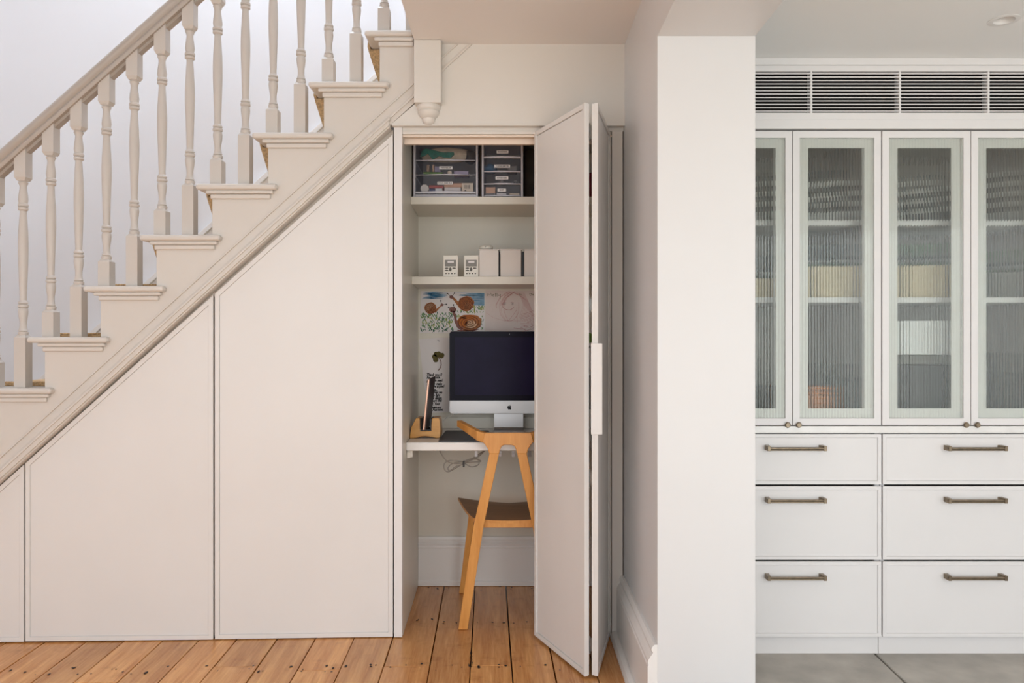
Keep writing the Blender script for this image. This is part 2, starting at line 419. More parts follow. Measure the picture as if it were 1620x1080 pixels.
# hall walls
struct(MB().box(xL-0.1, xL, YB, 3.95, -0.14, 4.6).build('wall_left', M['wall']))
stairwall = struct(MB().box(xL, 1.0, 3.85, 3.95, -0.14, 4.6).build('wall_stairwell', M['wall']))
struct(MB().box(xL-0.1, X(655, 2.83), YB, 3.95, 4.6, 4.7).build('ceiling_stairwell', M['ceiling_k']))
# hall ceiling slab from the stairwell edge to the right wall (and over the kitchen opening)
struct(MB().box(X(655, 2.83), XW, YB, 2.905, ZC, ZC+0.28).build('ceiling_hall', M['ceiling']))
struct(MB().box(X(655, 2.83), X(655, 2.83)+0.1, YB, 3.85, ZC+0.28, 4.6).build('wall_upper', M['wall']))
# right wall pier, beam over the opening
YP = 2.23; XP = X(1195, YP)
struct(MB().box(XW, XP, YP, 2.95, -0.03, ZC+0.28).build('wall_right', [M['wall_right']], bevel=0.001))
struct(MB().box(XW, XP, YB, YP, Z(57, YP), ZC+0.28).build('wall_beam', M['wall_right'], bevel=0.001))
# kitchen ceiling with a cut-out for the downlight
DK = 2.72
zk = Z(93, DK) ; ZK = 1.109 + 447*0.0022222
lx, ly = 1.522, 2.392; hh = 0.030
kc = MB()
kc.box(XP, lx-hh, YB, DK+.4, ZK, ZK+0.12).box(lx+hh, 3.2, YB, DK+.4, ZK, ZK+0.12)
kc.box(lx-hh, lx+hh, YB, ly-hh, ZK, ZK+0.12).box(lx-hh, lx+hh, ly+hh, DK+.4, ZK, ZK+0.12)
struct(kc.build('ceiling_kitchen', M['ceiling_k']))
struct(MB().box(3.2, 3.3, YB, 3.2, -0.14, 2.4).build('wall_kitchen_right', M['wall']))
struct(MB().box(XP, 3.2, 3.12, 3.2, -0.14, 2.4).build('wall_kitchen_back', M['wall']))
struct(MB().box(1.96, 3.2, DK, 3.12, 0, ZK).build('wall_kitchen_end', M['wall']))
# wall behind the camera: piers between the window openings that let the daylight in
bw = MB().box(xL, -2.65, YB-.1, YB, -0.14, 4.6).box(0.02, XP, YB-.1, YB, -0.14, 2.3).box(2.95, 3.2, YB-.1, YB, -0.14, 2.3)
bw.box(-2.65, 0.02, YB-.1, YB, 2.25, 4.6).box(-2.65, 0.02, YB-.1, YB, -0.14, 0.45)
struct(bw.build('wall_rear', M['wall']))
# under-stair wall above the cupboard openings
zt = ZC + 0.2
wp = [(X(618, DS), Z(197, DS)), (XW, Z(197, DS)), (XW, zt), (X(657, DS), zt), (X(657, DS), Z(164, DS))]
struct(MB().prism(wp, 'y', DS, DS+0.03).build('wall_back', M['trim']))
lip = MB().box(X(620, DS), XW, DS-0.006, DS+0.02, Z(199.5, DS), Z(196.5, DS))
struct(lip.build('trim_1', M['trim'], bevel=0.0015))
# skirting board along the right wall: moulded profile
def skirt_profile(s, t=0.028, h=0.235):
    """(distance from wall, height) of a tall Victorian skirting"""
    return [(0, 0), (t, 0), (t, h-0.062), (t-0.003, h-0.058), (t, h-0.053), (t-0.001, h-0.046), (t-0.008, h-0.034), (t-0.0135, h-0.027),
            (t-0.0155, h-0.022), (t-0.0105, h-0.017), (t-0.0105, h-0.012), (t-0.0145, h-0.006), (t-0.019, h), (0, h)]
pr = skirt_profile(1)
mb = MB().prism([(XW - p[0], p[1]) for p in pr], 'y', YP, DD-0.006)
b1 = struct(mb.build('baseboard_right', M['white'], bevel=0.0006, seg=1))
sh = MB().prism([(XW-0.028, 0), (XW-0.052, 0), (XW-0.052, 0.010), (XW-0.046, 0.022), (XW-0.034, 0.028), (XW-0.028, 0.028)], 'y', YP+0.02, DD-0.008)
struct(sh.build('trim_2', M['white'], bevel=0.001, seg=1))
# diagonal wall string on the far side of the stairs
zz = Z(373.5, 3.83); xx0 = X(311.6, 3.83); sl = 80.2/88.4
ws = MB()
def diag(xa, xb, top, bot, y0, y1, mb):
    mb.prism([(xa, zz+(xa-xx0)*sl+top), (xb, zz+(xb-xx0)*sl+top), (xb, zz+(xb-xx0)*sl+bot), (xa, zz+(xa-xx0)*sl+bot)], 'y', y0, y1)
diag(-3.1, 0.25, 0, -0.03, 3.815, 3.85, ws); diag(-3.1, 0.25, -0.03, -0.36, 3.828, 3.85, ws)
struct(ws.build('baseboard_stairwell', M['white'], bevel=0.002))

# ================================================================== STAIRCASE
riser = lambda k: 70.8 + 88.3*(k-2)
ytop = lambda k: 613 - 80.2*(k-1)
XR = lambda k: X(riser(k), DS)
ZT = lambda k: Z(ytop(k), DS)
st = thing('staircase', 'white painted staircase climbing left to right over the cupboards', 'staircase', (XR(1), DS, 0))
poly = []
k0, k1 = -3, 8
poly.append((XR(k0), -0.04))
for k in range(k0, k1+1):
    zt_ = ZT(k) - 0.022
    poly.append((XR(k), zt_)); poly.append((XR(k+1) if k < 8 else X(656, DS), zt_))
L1 = lambda x: 660 - 0.9044*(x-69)
L2 = lambda x: 660 - 0.905*(x-96)
L3 = lambda x: 660 - 0.908*(x-108)
poly.append((X(656, DS), Z(L3(656), DS)))
xb = 108 + (660-1015)/0.908
xs_ = -262.0
poly.append((X(xs_, DS), Z(L3(xs_), DS)))
poly.append((X(xs_-1, DS), -0.04))
MB().prism(poly, 'y', DS, DS+0.03).build('string_board', M['stair'], st, bevel=0.001, seg=1)
def band(la, lb, xa, xe, y0, y1, name, top=None, prof=None):
    """board between two slanting lines; cut off by the ceiling"""
    mb = MB()
    P = [(X(xa, DS), Z(la(xa), DS)), (X(xe, DS), Z(la(xe), DS)), (X(xe, DS), Z(lb(xe), DS)), (X(xa, DS), Z(lb(xa), DS))]
    # clip at ceiling height
    if top is not None:
        out = []
        for i in range(len(P)):
            a, b = P[i], P[(i+1) % len(P)]
            if a[1] <= top: out.append(a)
            if (a[1] - top) * (b[1] - top) < 0:
                t = (top-a[1])/(b[1]-a[1]); out.append((a[0]+(b[0]-a[0])*t, top))
        P = out
    mb.prism(P, 'y', y0, y1)
    return mb.build(name, M['stair'], st, bevel=0.0015)
off = lambda l, v: (lambda x: l(x) + v)
ctop = ZC - 0.001
band(L1, off(L1, 3.5), -250, 800, DS-0.006, DS+.004, 'string_bead', ctop)
band(off(L2, -5), L2, -250, 800, DS-0.007, DS+.004, 'string_bead', ctop)
band(L2, off(L3, 1), -250, 616, DS-0.013, DS+.004, 'string_moulding')
band(off(L2, -1.5), off(L2, 3.0), -250, 618, DS-0.017, DS+.003, 'string_moulding')
band(off(L3, -2.0), off(L3, 4.0), -250, 617, DS-0.005, DD+.02, 'string_moulding')
# treads, each with its return moulding underneath, and risers
for k in range(k0, 11):
    xl = XR(k) - 22/F*DS; xr = XR(k+1) + 16/F*DS
    if k >= 8: xr = XR(k+1)+0.01
    y0 = DS - 0.030
    if k >= 9: y0 = DS + 0.05
    z = ZT(k)
    if k == 8: xr = X(655, DS)-0.001
    t = MB().box(xl, xr, y0, 3.80, z-0.0225, z).build('tread', M['stair'], st, bevel=0.010, seg=4)
    if k < 9:
        m = MB()
        m.box(xl+0.034, xr-0.014 if k < 8 else xr, y0+0.010, DS+.001, z-0.036, z-0.0225)
        m.box(xl+0.052-0.004, xr-0.026 if k < 8 else xr, y0+0.018, DS+.001, z-0.054, z-0.036)
        m.build('tread_moulding', M['stair'], t, bevel=0.005, seg=3)
    yb0 = DS+0.03 if k < 9 else DS+0.05
    MB().box(XR(k), XR(k)+0.018, yb0, 3.80, ZT(k-1) if k > k0 else 0.0, z-0.0225).build('riser', M['stair'], st, bevel=0.001, seg=1)
# hanging newel
nx0, nx1 = X(655, 2.83), X(697.5, 2.83)
nw = thing('newel_post', 'square hanging newel post with a turned drop under the ceiling', 'newel post', ((nx0+nx1)/2, DS, Z(162, 2.83)))
MB().box(nx0, nx1, 2.83, DS-0.0005, Z(162, 2.83), ZC-0.0005).build('post', M['trim'], nw, bevel=0.0015)
nzc = Z(162, 2.83); ncx = (nx0+nx1)/2
prof = [(0.0, -0.072), (0.012, -0.071), (0.020, -0.064), (0.0235, -0.054), (0.0235, -0.048), (0.030, -0.044), (0.037, -0.034), (0.0405, -0.024), (0.037, -0.020), (0.042, -0.015), (0.0445, -0.008), (0.043, 0.0)]
rings = []
for r, h in prof[::-1]:
    ring = []
    for q in range(21):
        a = PI + PI*q/20
        ring.append((ncx + r*math.cos(a), DS-0.0005 + max(-0.0440, r*math.sin(a)), nzc+h))
    rings.append(ring)
MB().loft([r[::-1] for r in rings]).build('drop_finial', M['trim'], nw, smooth=True)

# balustrade: handrail + balusters
bl = thing('balustrade', 'painted balustrade of turned balusters under a sloping handrail', 'balustrade', (X(31, 2.885), 2.906, ZT(1)))
yc = 2.885 + 0.0215
def rl(px): return px  # handrail lines measured on the photo
def rail_z_bottom(x): # world z of the rail's underside at x (rail centre plane)
    pxv = x/yc*F + 810
    return Z(276 - 0.8935*pxv, 2.89)
hw = 0.0215
def baluster(px, k, first):
    cx = X(px, 2.885)
    zb = ZT(k)
    zr = rail_z_bottom(cx)
    yref = 282 - 0.905*(px-31)         # pixel row where the turning starts
    z1 = Z(yref, 2.885)                # top of turning
    z0 = Z(yref + 250, 2.885)          # bottom of turning
    mb = MB()
    mb.box(cx-hw, cx+hw, yc-hw, yc+hw, zb, z0-0.004)
    mb.loft([[(cx-hw, yc-hw, z0-0.004), (cx+hw, yc-hw, z0-0.004), (cx+hw, yc+hw, z0-0.004), (cx-hw, yc+hw, z0-0.004)],
             [(cx-hw*.62, yc-hw*.62, z0+0.007), (cx+hw*.62, yc-hw*.62, z0+0.007), (cx+hw*.62, yc+hw*.62, z0+0.007), (cx-hw*.62, yc+hw*.62, z0+0.007)]])
    H = z1 - z0
    pf = [(0.0150, 0.004), (0.0178, 0.010), (0.0178, 0.016), (0.0128, 0.0185), (0.0165, 0.022), (0.0140, 0.026), (0.0118, 0.040), (0.0120, 0.055), (0.0150, 0.075), (0.0168, 0.092),
          (0.0160, 0.102), (0.0132, 0.106), (0.0180, 0.110), (0.0180, 0.117), (0.0132, 0.1205), (0.0172, 0.124), (0.0165, 0.129), (0.0122, 0.134), (0.0118, 0.145),
          (0.0132, 0.19), (0.0152, 0.25), (0.0170, 0.31), (0.0172, 0.35), (0.0160, 0.39), (0.0136, 0.43), (0.0118, 0.462), (0.0116, 0.470),
          (0.0172, 0.474), (0.0176, 0.481), (0.0130, 0.484), (0.0180, 0.487), (0.0180, 0.494), (0.0145, 0.498), (0.0168, 0.512), (0.0152, 0.530), (0.0124, 0.550), (0.0118, 0.562),
          (0.0150, 0.571), (0.0172, 0.575), (0.0130, 0.579), (0.0182, 0.583), (0.0178, 0.588)]
    s = H/0.588
    mb.lathe([(r*1.02, h*s) for r, h in pf], (cx, yc, z0), 16)
    mb.loft([[(cx-hw*.72, yc-hw*.72, z1-0.006), (cx+hw*.72, yc-hw*.72, z1-0.006), (cx+hw*.72, yc+hw*.72, z1-0.006), (cx-hw*.72, yc+hw*.72, z1-0.006)],
             [(cx-hw, yc-hw, z1+0.006), (cx+hw, yc-hw, z1+0.006), (cx+hw, yc+hw, z1+0.006), (cx-hw, yc+hw, z1+0.006)]])
    # top block, cut to the slope of the rail
    a, b = zr - hw*0.8935 + 0.012, zr + hw*0.8935 + 0.012
    mb.add([(cx-hw,yc-hw,z1+.006),(cx+hw,yc-hw,z1+.006),(cx+hw,yc+hw,z1+.006),(cx-hw,yc+hw,z1+.006),(cx-hw,yc-hw,a),(cx+hw,yc-hw,b),(cx+hw,yc+hw,b),(cx-hw,yc+hw,a)],
           [(0,3,2,1),(4,5,6,7),(0,1,5,4),(1,2,6,5),(2,3,7,6),(3,0,4,7)])
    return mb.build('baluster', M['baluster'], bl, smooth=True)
for i in range(-11, 16):
    px = 31 + 44.28*i
    # which tread: two per tread; i=0 on tread 1, i=1,2 on tread 2 ...
    k = 1 + (i+1)//2
    if k < k0 or k > 8: continue
    baluster(px, k, i == 0)
# handrail: moulded section swept along the slope
dirv = Vector((1, 0, 0.8935)).normalized(); upv = Vector((-0.8935, 0, 1)).normalized()
sec = [(-0.030, 0.0), (-0.034, 0.006), (-0.034, 0.013), (-0.027, 0.018), (-0.025, 0.024), (-0.030, 0.030), (-0.034, 0.038), (-0.034, 0.046), (-0.027, 0.056), (-0.014, 0.062), (0, 0.064),
       (0.014, 0.062), (0.027, 0.056), (0.034, 0.046), (0.034, 0.038), (0.030, 0.030), (0.025, 0.024), (0.027, 0.018), (0.034, 0.013), (0.034, 0.006), (0.030, 0.0)]
def rail_pt(x, s, h):
    base = Vector((x, yc, rail_z_bottom(x)))
    return tuple(base + Vector((0, s, 0)) + upv*h)
xa, xe = -3.05, 0.0 + X(655, 2.9) - 0.03
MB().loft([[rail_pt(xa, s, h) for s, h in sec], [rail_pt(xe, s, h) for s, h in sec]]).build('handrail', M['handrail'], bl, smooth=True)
# fillet strips between the balusters under the rail
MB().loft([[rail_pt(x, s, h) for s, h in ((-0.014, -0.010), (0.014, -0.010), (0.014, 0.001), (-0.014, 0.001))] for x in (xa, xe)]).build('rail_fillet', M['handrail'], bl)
# woven stair runner
rn = MB(); ry0, ry1 = 2.975, 3.68
for k in range(k0, 10):
    n0 = XR(k) - 22/F*DS; z = ZT(k); zl = ZT(k-1) + 0.012 if k > k0 else 0.0
    xbk = XR(k+1) - 0.001; t = 0.011
    P = [(xbk, z+.0005), (xbk, z+t), (n0-t, z+t), (n0-t-.002, z-0.012), (n0-t+0.003, z-0.032), (XR(k)-0.014, zl+.001), (XR(k)-0.001, zl+.001), (XR(k)-0.001, z-0.0232), (n0-.001, z-0.0232), (n0-.001, z+.0005)]
    rn.prism(P, 'y', ry0, ry1)
tag(rn.build('stair_runner', M['sisal'], bevel=0.003), 'woven sisal runner laid over the white stair treads', 'stair runner')
# weave relief: rows of strands on the visible edge of the runner
wv = MB()
for k in range(0, 9):
    x = XR(k) - 0.05; z = ZT(k) + 0.0115
    while x < XR(k+1) - 0.01:
        for yy in (2.979, 2.995, 3.011):
            wv.tube([(x, yy-0.006, z), (x+0.006, yy, z+0.0025), (x+0.012, yy+0.006, z)], 0.0028, 5)
        x += 0.010
ro = bpy.data.objects['stair_runner']
o = wv.build('weave', M['sisal'], ro, smooth=True); o['kind'] = 'stuff'

# ================================================================== STORAGE CUPBOARDS UNDER THE STAIRS
dl = lambda x: 464 + 0.895*(340-x)
sc_ = thing('storage_cupboard', 'low storage cupboard under the stairs with three sloping-topped flush doors', 'cupboard', (X(300, DD), DD, 0))
bk = [(X(-268, DD+.03), -0.018), (X(621, DD), 0.006), (X(621, DD), Z(203, DD)), (X(608, DD), Z(206, DD)), (X(-268, DD), Z(L3(-268)-4, DD))]
MB().prism(bk, 'y', DD+0.022, DD+0.05).build('backing_frame', M['stair'], sc_)
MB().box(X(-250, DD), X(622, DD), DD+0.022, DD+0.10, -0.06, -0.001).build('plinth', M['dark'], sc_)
for (xa, xb_, ya, yb_) in ((-248, 37.3, 1016.5, 1015), (40, 336.8, 1014.5, 1011.5), (339.8, 621.5, 1011, 1007)):
    poly = [(X(xa, DD), Z(ya, DD)), (X(xb_, DD), Z(yb_, DD)), (X(xb_, DD), Z(dl(xb_), DD)), (X(xa, DD), Z(min(dl(xa), ya-4), DD))]
    d = MB().prism(inset(poly, 0.002)[1], 'y', DD+0.0075, DD+0.020).build('door', M['door'], sc_)
    MB().prism(inset(poly, 0.0172)[1], 'y', DD+0.0040, DD+0.0074).build('door_panel', M['door'], d)
    frame_mesh(MB(), poly, 0.0165, DD, DD+0.0074).build('door_frame', M['door'], d, bevel=0.001)

# ================================================================== STUDY NOOK CUPBOARD
YBK = 3.525
XLf, XLb = -0.4115, -0.427
zi = 1.965
nk = thing('study_cupboard', 'tall cupboard under the stair landing fitted with shelves around a desk', 'cupboard', (0, 3.2, 0))
zh = Z(212, 2.895)
# left stile and side panel
MB().box(X(623.5, DD), X(636.5, DD), DD-0.006, DD+0.022, 0.003, Z(199.8, DD)).build('stile', M['cabinet'], nk, bevel=0.0012)
MB().prism([(XLf, DD+.0225), (XLb, YBK), (XLb-0.015, YBK), (XLf-0.015, DD+.0225)], 'z', 0.001, zi).build('side_panel', M['inner'], nk)
MB().prism([(XW-0.0005, DD+.0225), (XW-0.0005, YBK), (XW-0.012, YBK), (XW-0.012, DD+.0225)], 'z', 0.001, zi).build('side_panel', M['inner'], nk)
MB().box(XLb, XW-.0005, YBK, YBK+0.02, 0.001, zi).build('back_panel', M['inner'], nk)
MB().box(XLb, XW-.0005, DD+.03, YBK+.02, zi, zi+0.015).build('top_panel', M['inner'], nk)
# head of the frame
MB().box(X(636.6, DD), XW-.0006, DD-0.004+.003, DD+0.03, Z(208, DD)+.0005, Z(199.8, DD)).build('head_rail', M['trim'], nk, bevel=0.001)
MB().box(X(636.6, DD), X(962, DD), DD-0.004, DD+0.03, zh, Z(208, DD)).build('head_rail', M['trim'], nk, bevel=0.001)
MB().box(X(634, 2.91), X(985, 2.91)-.012, 2.905, 2.935, Z(217, 2.91), zh-.0005).build('head_rail', M['rail'], nk, bevel=0.001)
MB().box(XLf+.001, X(985, 2.95)-.02, 2.94, 2.957, Z(228, 2.94), Z(216, 2.94)).build('track_cover', M['rail'], nk, bevel=0.001)
# right jamb
MB().box(X(968, DD), X(985, DD), DD-0.004, DD+0.022, 0.001, Z(208, DD)).build('jamb', M['trim'], nk, bevel=0.0012)
MB().box(X(963.5, DD), X(967, DD), DD+0.006, DD+0.03, 0.001, Z(208, DD)).build('jamb_bead', M['trim'], nk, bevel=0.001)
# shelves
for zt_, yf, th in ((1.708, 3.20, 0.0315), (1.381, 3.24, 0.032)):
    xl = XLf - (yf-2.9)*0.0248 + 0.0004
    MB().prism([(xl, yf), (XW-0.0125, yf), (XW-0.0125, YBK-.0005), (XLb+.0008, YBK-.0005)], 'z', zt_-th, zt_).build('shelf', M['inner'], nk, bevel=0.0012)
# skirting at the back of the nook
pr = [(0, 0), (0.020, 0), (0.020, 0.018), (0.014, 0.024), (0.014, 0.170), (0.017, 0.174), (0.014, 0.180), (0.017, 0.190), (0.010, 0.200), (0.012, 0.210), (0.008, 0.222), (0, 0.222)]
struct(MB().prism([(YBK-.0005-p[0], p[1]+.001) for p in pr], 'x', XLb+.001, XW-0.013).build('baseboard_back', M['white'], bevel=0.0006, seg=1))

# bifold leaves -----------------------------------------------------------
zt0, zt1 = 0.008, 1.894
def leaf(P0, P1, thick, side, label):
    """slab from P0 (far) to P1 (near); the raised frame is on the face at P0-P1, body lies to `side`"""
    P0 = Vector((P0[0], P0[1], 0)); P1 = Vector((P1[0], P1[1], 0))
    u = (P1-P0); L = u.length; u.normalize(); n = Vector((-u.y, u.x, 0))*side
    def T(a, b, z): p = P0 + u*a + n*b; return (p.x, p.y, z)
    def tbox(mb, a0, a1, b0, b1, z0, z1):
        vs = [T(a, b, z) for z in (z0, z1) for (a, b) in ((a0,b0),(a1,b0),(a1,b1),(a0,b1))]
        fs = [(0,3,2,1),(4,5,6,7),(0,1,5,4),(1,2,6,5),(2,3,7,6),(3,0,4,7)]
        if side > 0: pass
        mb.add(vs, fs if side > 0 else [f[::-1] for f in fs])
    m = MB(); tbox(m, 0.001, L-0.001, 0.0102, thick, zt0+.001, zt1-.001)
    lf = m.build('door_leaf', M['door'], nk, bevel=0.0008, seg=1)
    lf['label'] = label
    wf = 0.017; m = MB(); tbox(m, wf+.0017, L-wf-.0017, 0.0045, 0.0101, zt0+wf+.0017, zt1-wf-.0017); m.build('leaf_panel', M['door'], lf)
    m = MB()
    tbox(m, 0, wf, 0, 0.012, zt0, zt1); tbox(m, L-wf, L, 0, 0.012, zt0, zt1)
    tbox(m, wf, L-wf, 0, 0.012, zt0, zt0+wf); tbox(m, wf, L-wf, 0, 0.012, zt1-wf, zt1)
    m.build('leaf_frame', M['door'], lf, bevel=0.0006, seg=1)
    return lf, T, tbox, L
lfA, TA, tbA, LA = leaf((0.0835, 2.902), (0.2390, 2.543), 0.0170, 1, 'left folding leaf with its framed face towards the stairs')
# leaf B's frame is on its right-hand face
lfB, TB, tbB, LB = leaf((0.3685, 2.905), (0.2830, 2.546), 0.021, -1, 'right folding leaf with a white edge pull')
# fix facing by recomputing normals
import bmesh
def fixn(o):
    b = bmesh.new(); b.from_mesh(o.data); bmesh.ops.recalc_face_normals(b, faces=b.faces); b.to_mesh(o.data); b.free()
hp = MB()
hp.box(0.2595, 0.2965, 2.5395, 2.5425, Z(687, 2.541), Z(543, 2.541)); hp.box(0.2935, 0.2965, 2.5425, 2.556, Z(687, 2.541), Z(543, 2.541))
hp.build('edge_pull', M['white'], lfB, bevel=0.0008)
for py in (207, 482, 757, 1022):
    zc_ = Z(py, 2.56); h = MB()
    hx = 0.2605
    h.lathe([(0.0, -0.030), (0.0028, -0.029), (0.0028, 0.029), (0.0, 0.030)], (hx-0.0020, 2.572, zc_), 10)
    h.box(hx-0.006, hx+0.004, 2.5745, 2.576, zc_-0.022, zc_+0.022)
    h.build('hinge', M['steel'], lfA, smooth=True)

# desk ---------------------------------------------------------------------
zd = 0.715
dk = thing('desk', 'white laminate desk board fixed across the cupboard below the shelves', 'desk', (0, 3.27, zd-0.033))
MB().prism([(XLf-0.0026, 3.02), (XW-0.0130, 3.02), (XW-0.0130, YBK-.001), (XLb+.0015, YBK-.001)], 'z', zd-0.033, zd).build('worktop', M['white'], dk, bevel=0.005, seg=3)
MB().box(XLb+.003, XW-.014, YBK-0.016, YBK-.001, zd+.0005, Z(660, YBK-.016)).build('upstand', M['inner'], dk, bevel=0.001)
br = MB().box(XLf-0.002, XLf+0.020, 3.045, 3.065, zd-0.062, zd-0.0335); br.box(XLf-0.002, XLf+0.012, 3.040, 3.045, zd-0.064, zd-0.040)
br.build('bracket', M['offwhite'], dk, bevel=0.002)
for px in (791, 812, 753.5, 838):
    h = MB().box(X(px, 3.05)-0.006, X(px, 3.05)+0.006, 3.045, 3.048, zd-0.058, zd-0.0335)
    h.box(X(px, 3.05)-0.006, X(px, 3.05)+0.006, 3.036, 3.045, zd-0.058, zd-0.055); h.box(X(px, 3.05)-0.006, X(px, 3.05)+0.006, 3.034, 3.037, zd-0.058, zd-0.046)
    h.build('cable_clip', M['hook'], dk, bevel=0.0008, seg=1)

# ================================================================== WALL PAPERS (painting, drawing, letter)
YW = YBK - 0.0025
def crp(x, y):  # coordinates read off an 8.308x enlargement starting at (655,455)
    return (X(655 + x/8.308, YW), Z(455 + y/8.308, YW))
def sheet(name, corners, label, cat, m, group=None, t=0.0012):
    mb = MB().prism(corners, 'y', YW, YW+t)
    return tag(mb.build(name, m), label, cat, group)
pt = sheet('snail_painting', [crp(95, 42), crp(935, 65), crp(925, 610), crp(75, 592)], 'child\'s watercolour of three brown snails in green grass, pinned above the monitor', 'painting', M['paper'])
q = MB(); lay = YW
mats = ['blue', 'deepblue', 'snail', 'snaildark', 'snailpale', 'orange', 'mauve', 'green1', 'green2', 'green3', 'ink']
mi = {n: i for i, n in enumerate(mats)}
S = 1/8.308/F*YW
def stroke(pts, wd, m, dz):
    q.ribbon([crp(*p) for p in pts], [v*S for v in wd] if isinstance(wd, list) else wd*S, YW - dz, mi[m])
def blob(x, y, rx, ry, m, dz, rot=0, wob=0.06):
    a, b = crp(x, y); q.disc(a, b, rx*S, ry*S, YW-dz, mi[m], 22, rot, wob)
# sky washes
for k in range(16):
    x0 = R.uniform(105, 250); y = 55 + k*6; stroke([(x0, y), (x0+R.uniform(80, 150), y+R.uniform(-4, 5)), (min(440, x0+260), y+R.uniform(-3, 5))], [3, 9, 3], 'blue', 0.0002)
for k in range(7):
    x0 = R.uniform(110, 200); y = 72 + k*11; stroke([(x0, y), (x0+R.uniform(60, 120), y+3), (x0+R.uniform(150, 210), y+4)], [2, 12, 2], 'deepblue', 0.0003)
for k in range(18):
    x0 = R.uniform(540, 700); y = 68 + k*9.5; x0 = max(x0, 560 + k*8); stroke([(x0, y), (x0+90, y+R.uniform(-3, 5)), (926, y+R.uniform(0, 6))], [3, 9, 9], 'blue', 0.0002)
for k in range(5):
    stroke([(830, 80+k*14), (880, 82+k*14), (924, 84+k*15)], [2, 5, 3], 'deepblue', 0.0003)
# grass strokes
def grass(n, xr, yr, ms):
    for _ in range(n):
        x, y = R.uniform(*xr), R.uniform(*yr); l = R.uniform(22, 46); a = R.choice([-1, -1, 1])*R.uniform(0.25, 0.75)
        stroke([(x, y), (x+a*l*.5, y-l*.5), (x+a*l, y-l)], [3, R.uniform(9, 16), 2], R.choice(ms), 0.0004 + R.uniform(0, .0001))
for row in range(9):
    y = 360 + row*27
    grass(22, (95, 520), (y-12, y+12), ['green1', 'green2', 'green1', 'green3'] if row < 7 else ['green2', 'green2', 'green1'])
grass(26, (570, 920), (280, 345), ['green1', 'green3', 'green2']); grass(14, (790, 915), (250, 300), ['green3', 'green1'])
grass(10, (885, 915), (380, 590), ['green1', 'green2', 'green1']); grass(6, (560, 600), (360, 400), ['green1', 'green3'])
# snails
def spiral(cx_, cy_, rx, ry, turns, m, wd, dz, ph=0, rmin=0.08):
    pts = []; N = int(22*turns)
    for i in range(N+1):
        t = i/N; rr = 1 - (1-rmin)*t; a = ph + 2*PI*turns*t
        pts.append((cx_+rx*rr*math.cos(a), cy_+ry*rr*math.sin(a)))
    stroke(pts, wd, m, dz)
blob(218, 268, 80, 76, 'snail', 0.0006); blob(684, 208, 106, 98, 'snail', 0.0006, 0.1); blob(725, 460, 165, 112, 'snail', 0.0006, 0.05)
blob(640, 450, 66, 70, 'orange', 0.0007); blob(710, 385, 110, 26, 'orange', 0.0007); blob(745, 480, 78, 52, 'snailpale', 0.0007)
stroke([(270, 320), (300, 290), (345, 245), (365, 225)], [34, 26, 16, 18], 'snail', 0.0007); blob(368, 225, 20, 18, 'mauve', 0.0008)
stroke([(615, 245), (570, 200), (530, 150), (495, 125)], [50, 40, 30, 28], 'snail', 0.0007); blob(492, 122, 28, 22, 'mauve', 0.0008)
stroke([(640, 545), (585, 510), (548, 440), (538, 370), (515, 310)], [50, 48, 36, 30, 40], 'mauve', 0.0008); blob(508, 288, 46, 38, 'mauve', 0.0008)
stroke([(570, 560), (650, 570), (760, 568), (850, 545)], [12, 26, 22, 10], 'mauve', 0.0006)
for (cx_, cy_, rx, ry, tn) in ((218, 268, 74, 70, 4.2), (684, 208, 100, 92, 5.2), (725, 460, 158, 106, 4.0)):
    spiral(cx_, cy_, rx, ry, tn, 'snaildark', 8, 0.0010, 0.4); spiral(cx_+3, cy_+4, rx*.9, ry*.9, tn-.4, 'orange' if rx > 80 else 'snailpale', 4, 0.0009, 1.5)
spiral(684, 208, 42, 40, 2.2, 'ink', 4, 0.0011, 1); spiral(745, 478, 60, 38, 2.2, 'snaildark', 3.5, 0.0011, 2)
for pa, pb in (((478, 112), (440, 75)), ((505, 108), (532, 70)), ((362, 212), (350, 172)), ((375, 222), (425, 218)), ((490, 272), (455, 258)), ((530, 265), (518, 225))):
    stroke([pa, pb], 5, 'ink', 0.0010); blob(pb[0], pb[1], 10, 9, 'ink', 0.0011)
blob(492, 300, 9, 14, 'snaildark', 0.0010); blob(542, 290, 8, 14, 'snaildark', 0.0010); blob(478, 125, 6, 6, 'snaildark', .001); blob(508, 122, 6, 6, 'snaildark', .001)
o = q.build('brushwork', [M[n] for n in mats], pt)
# portrait drawing with a name on it
dr = sheet('pencil_drawing', [crp(940, 35), crp(1790, 40), crp(1785, 625), crp(938, 620)], 'faint red pencil drawing of a face with the name Molly, right of the snail painting', 'drawing', M['paper2'])
q = MB(); mats = ['pencil', 'redpencil', 'greypencil', 'olive', 'ink']; mi = {n: i for i, n in enumerate(mats)}
def arc(cx_, cy_, rx, ry, a0, a1, m, wd=3, n=18, wob=3):
    stroke([(cx_+rx*math.cos(a0+(a1-a0)*i/n)+R.uniform(-wob, wob), cy_+ry*math.sin(a0+(a1-a0)*i/n)+R.uniform(-wob, wob)) for i in range(n+1)], wd, m, 0.0004+R.uniform(0, .0002))
for k in range(11):   # hair
    x0 = 1270 + R.uniform(-50, 60); y0 = 50 + R.uniform(-6, 12)
    stroke([(x0, y0), (x0-60-k*5, y0+50+k*3), (x0-100-k*7, y0+110+k*8), (x0-110-k*5, y0+170+k*5)], R.uniform(2, 4), R.choice(['pencil', 'pencil', 'redpencil']), 0.0004)
for k in range(12):
    stroke([(1290+k*14, 62), (1400+k*10, 110+k*8), (1440+k*13, 230+k*14), (1380+k*18, 400+k*10)], 2.5, 'pencil', 0.0004)
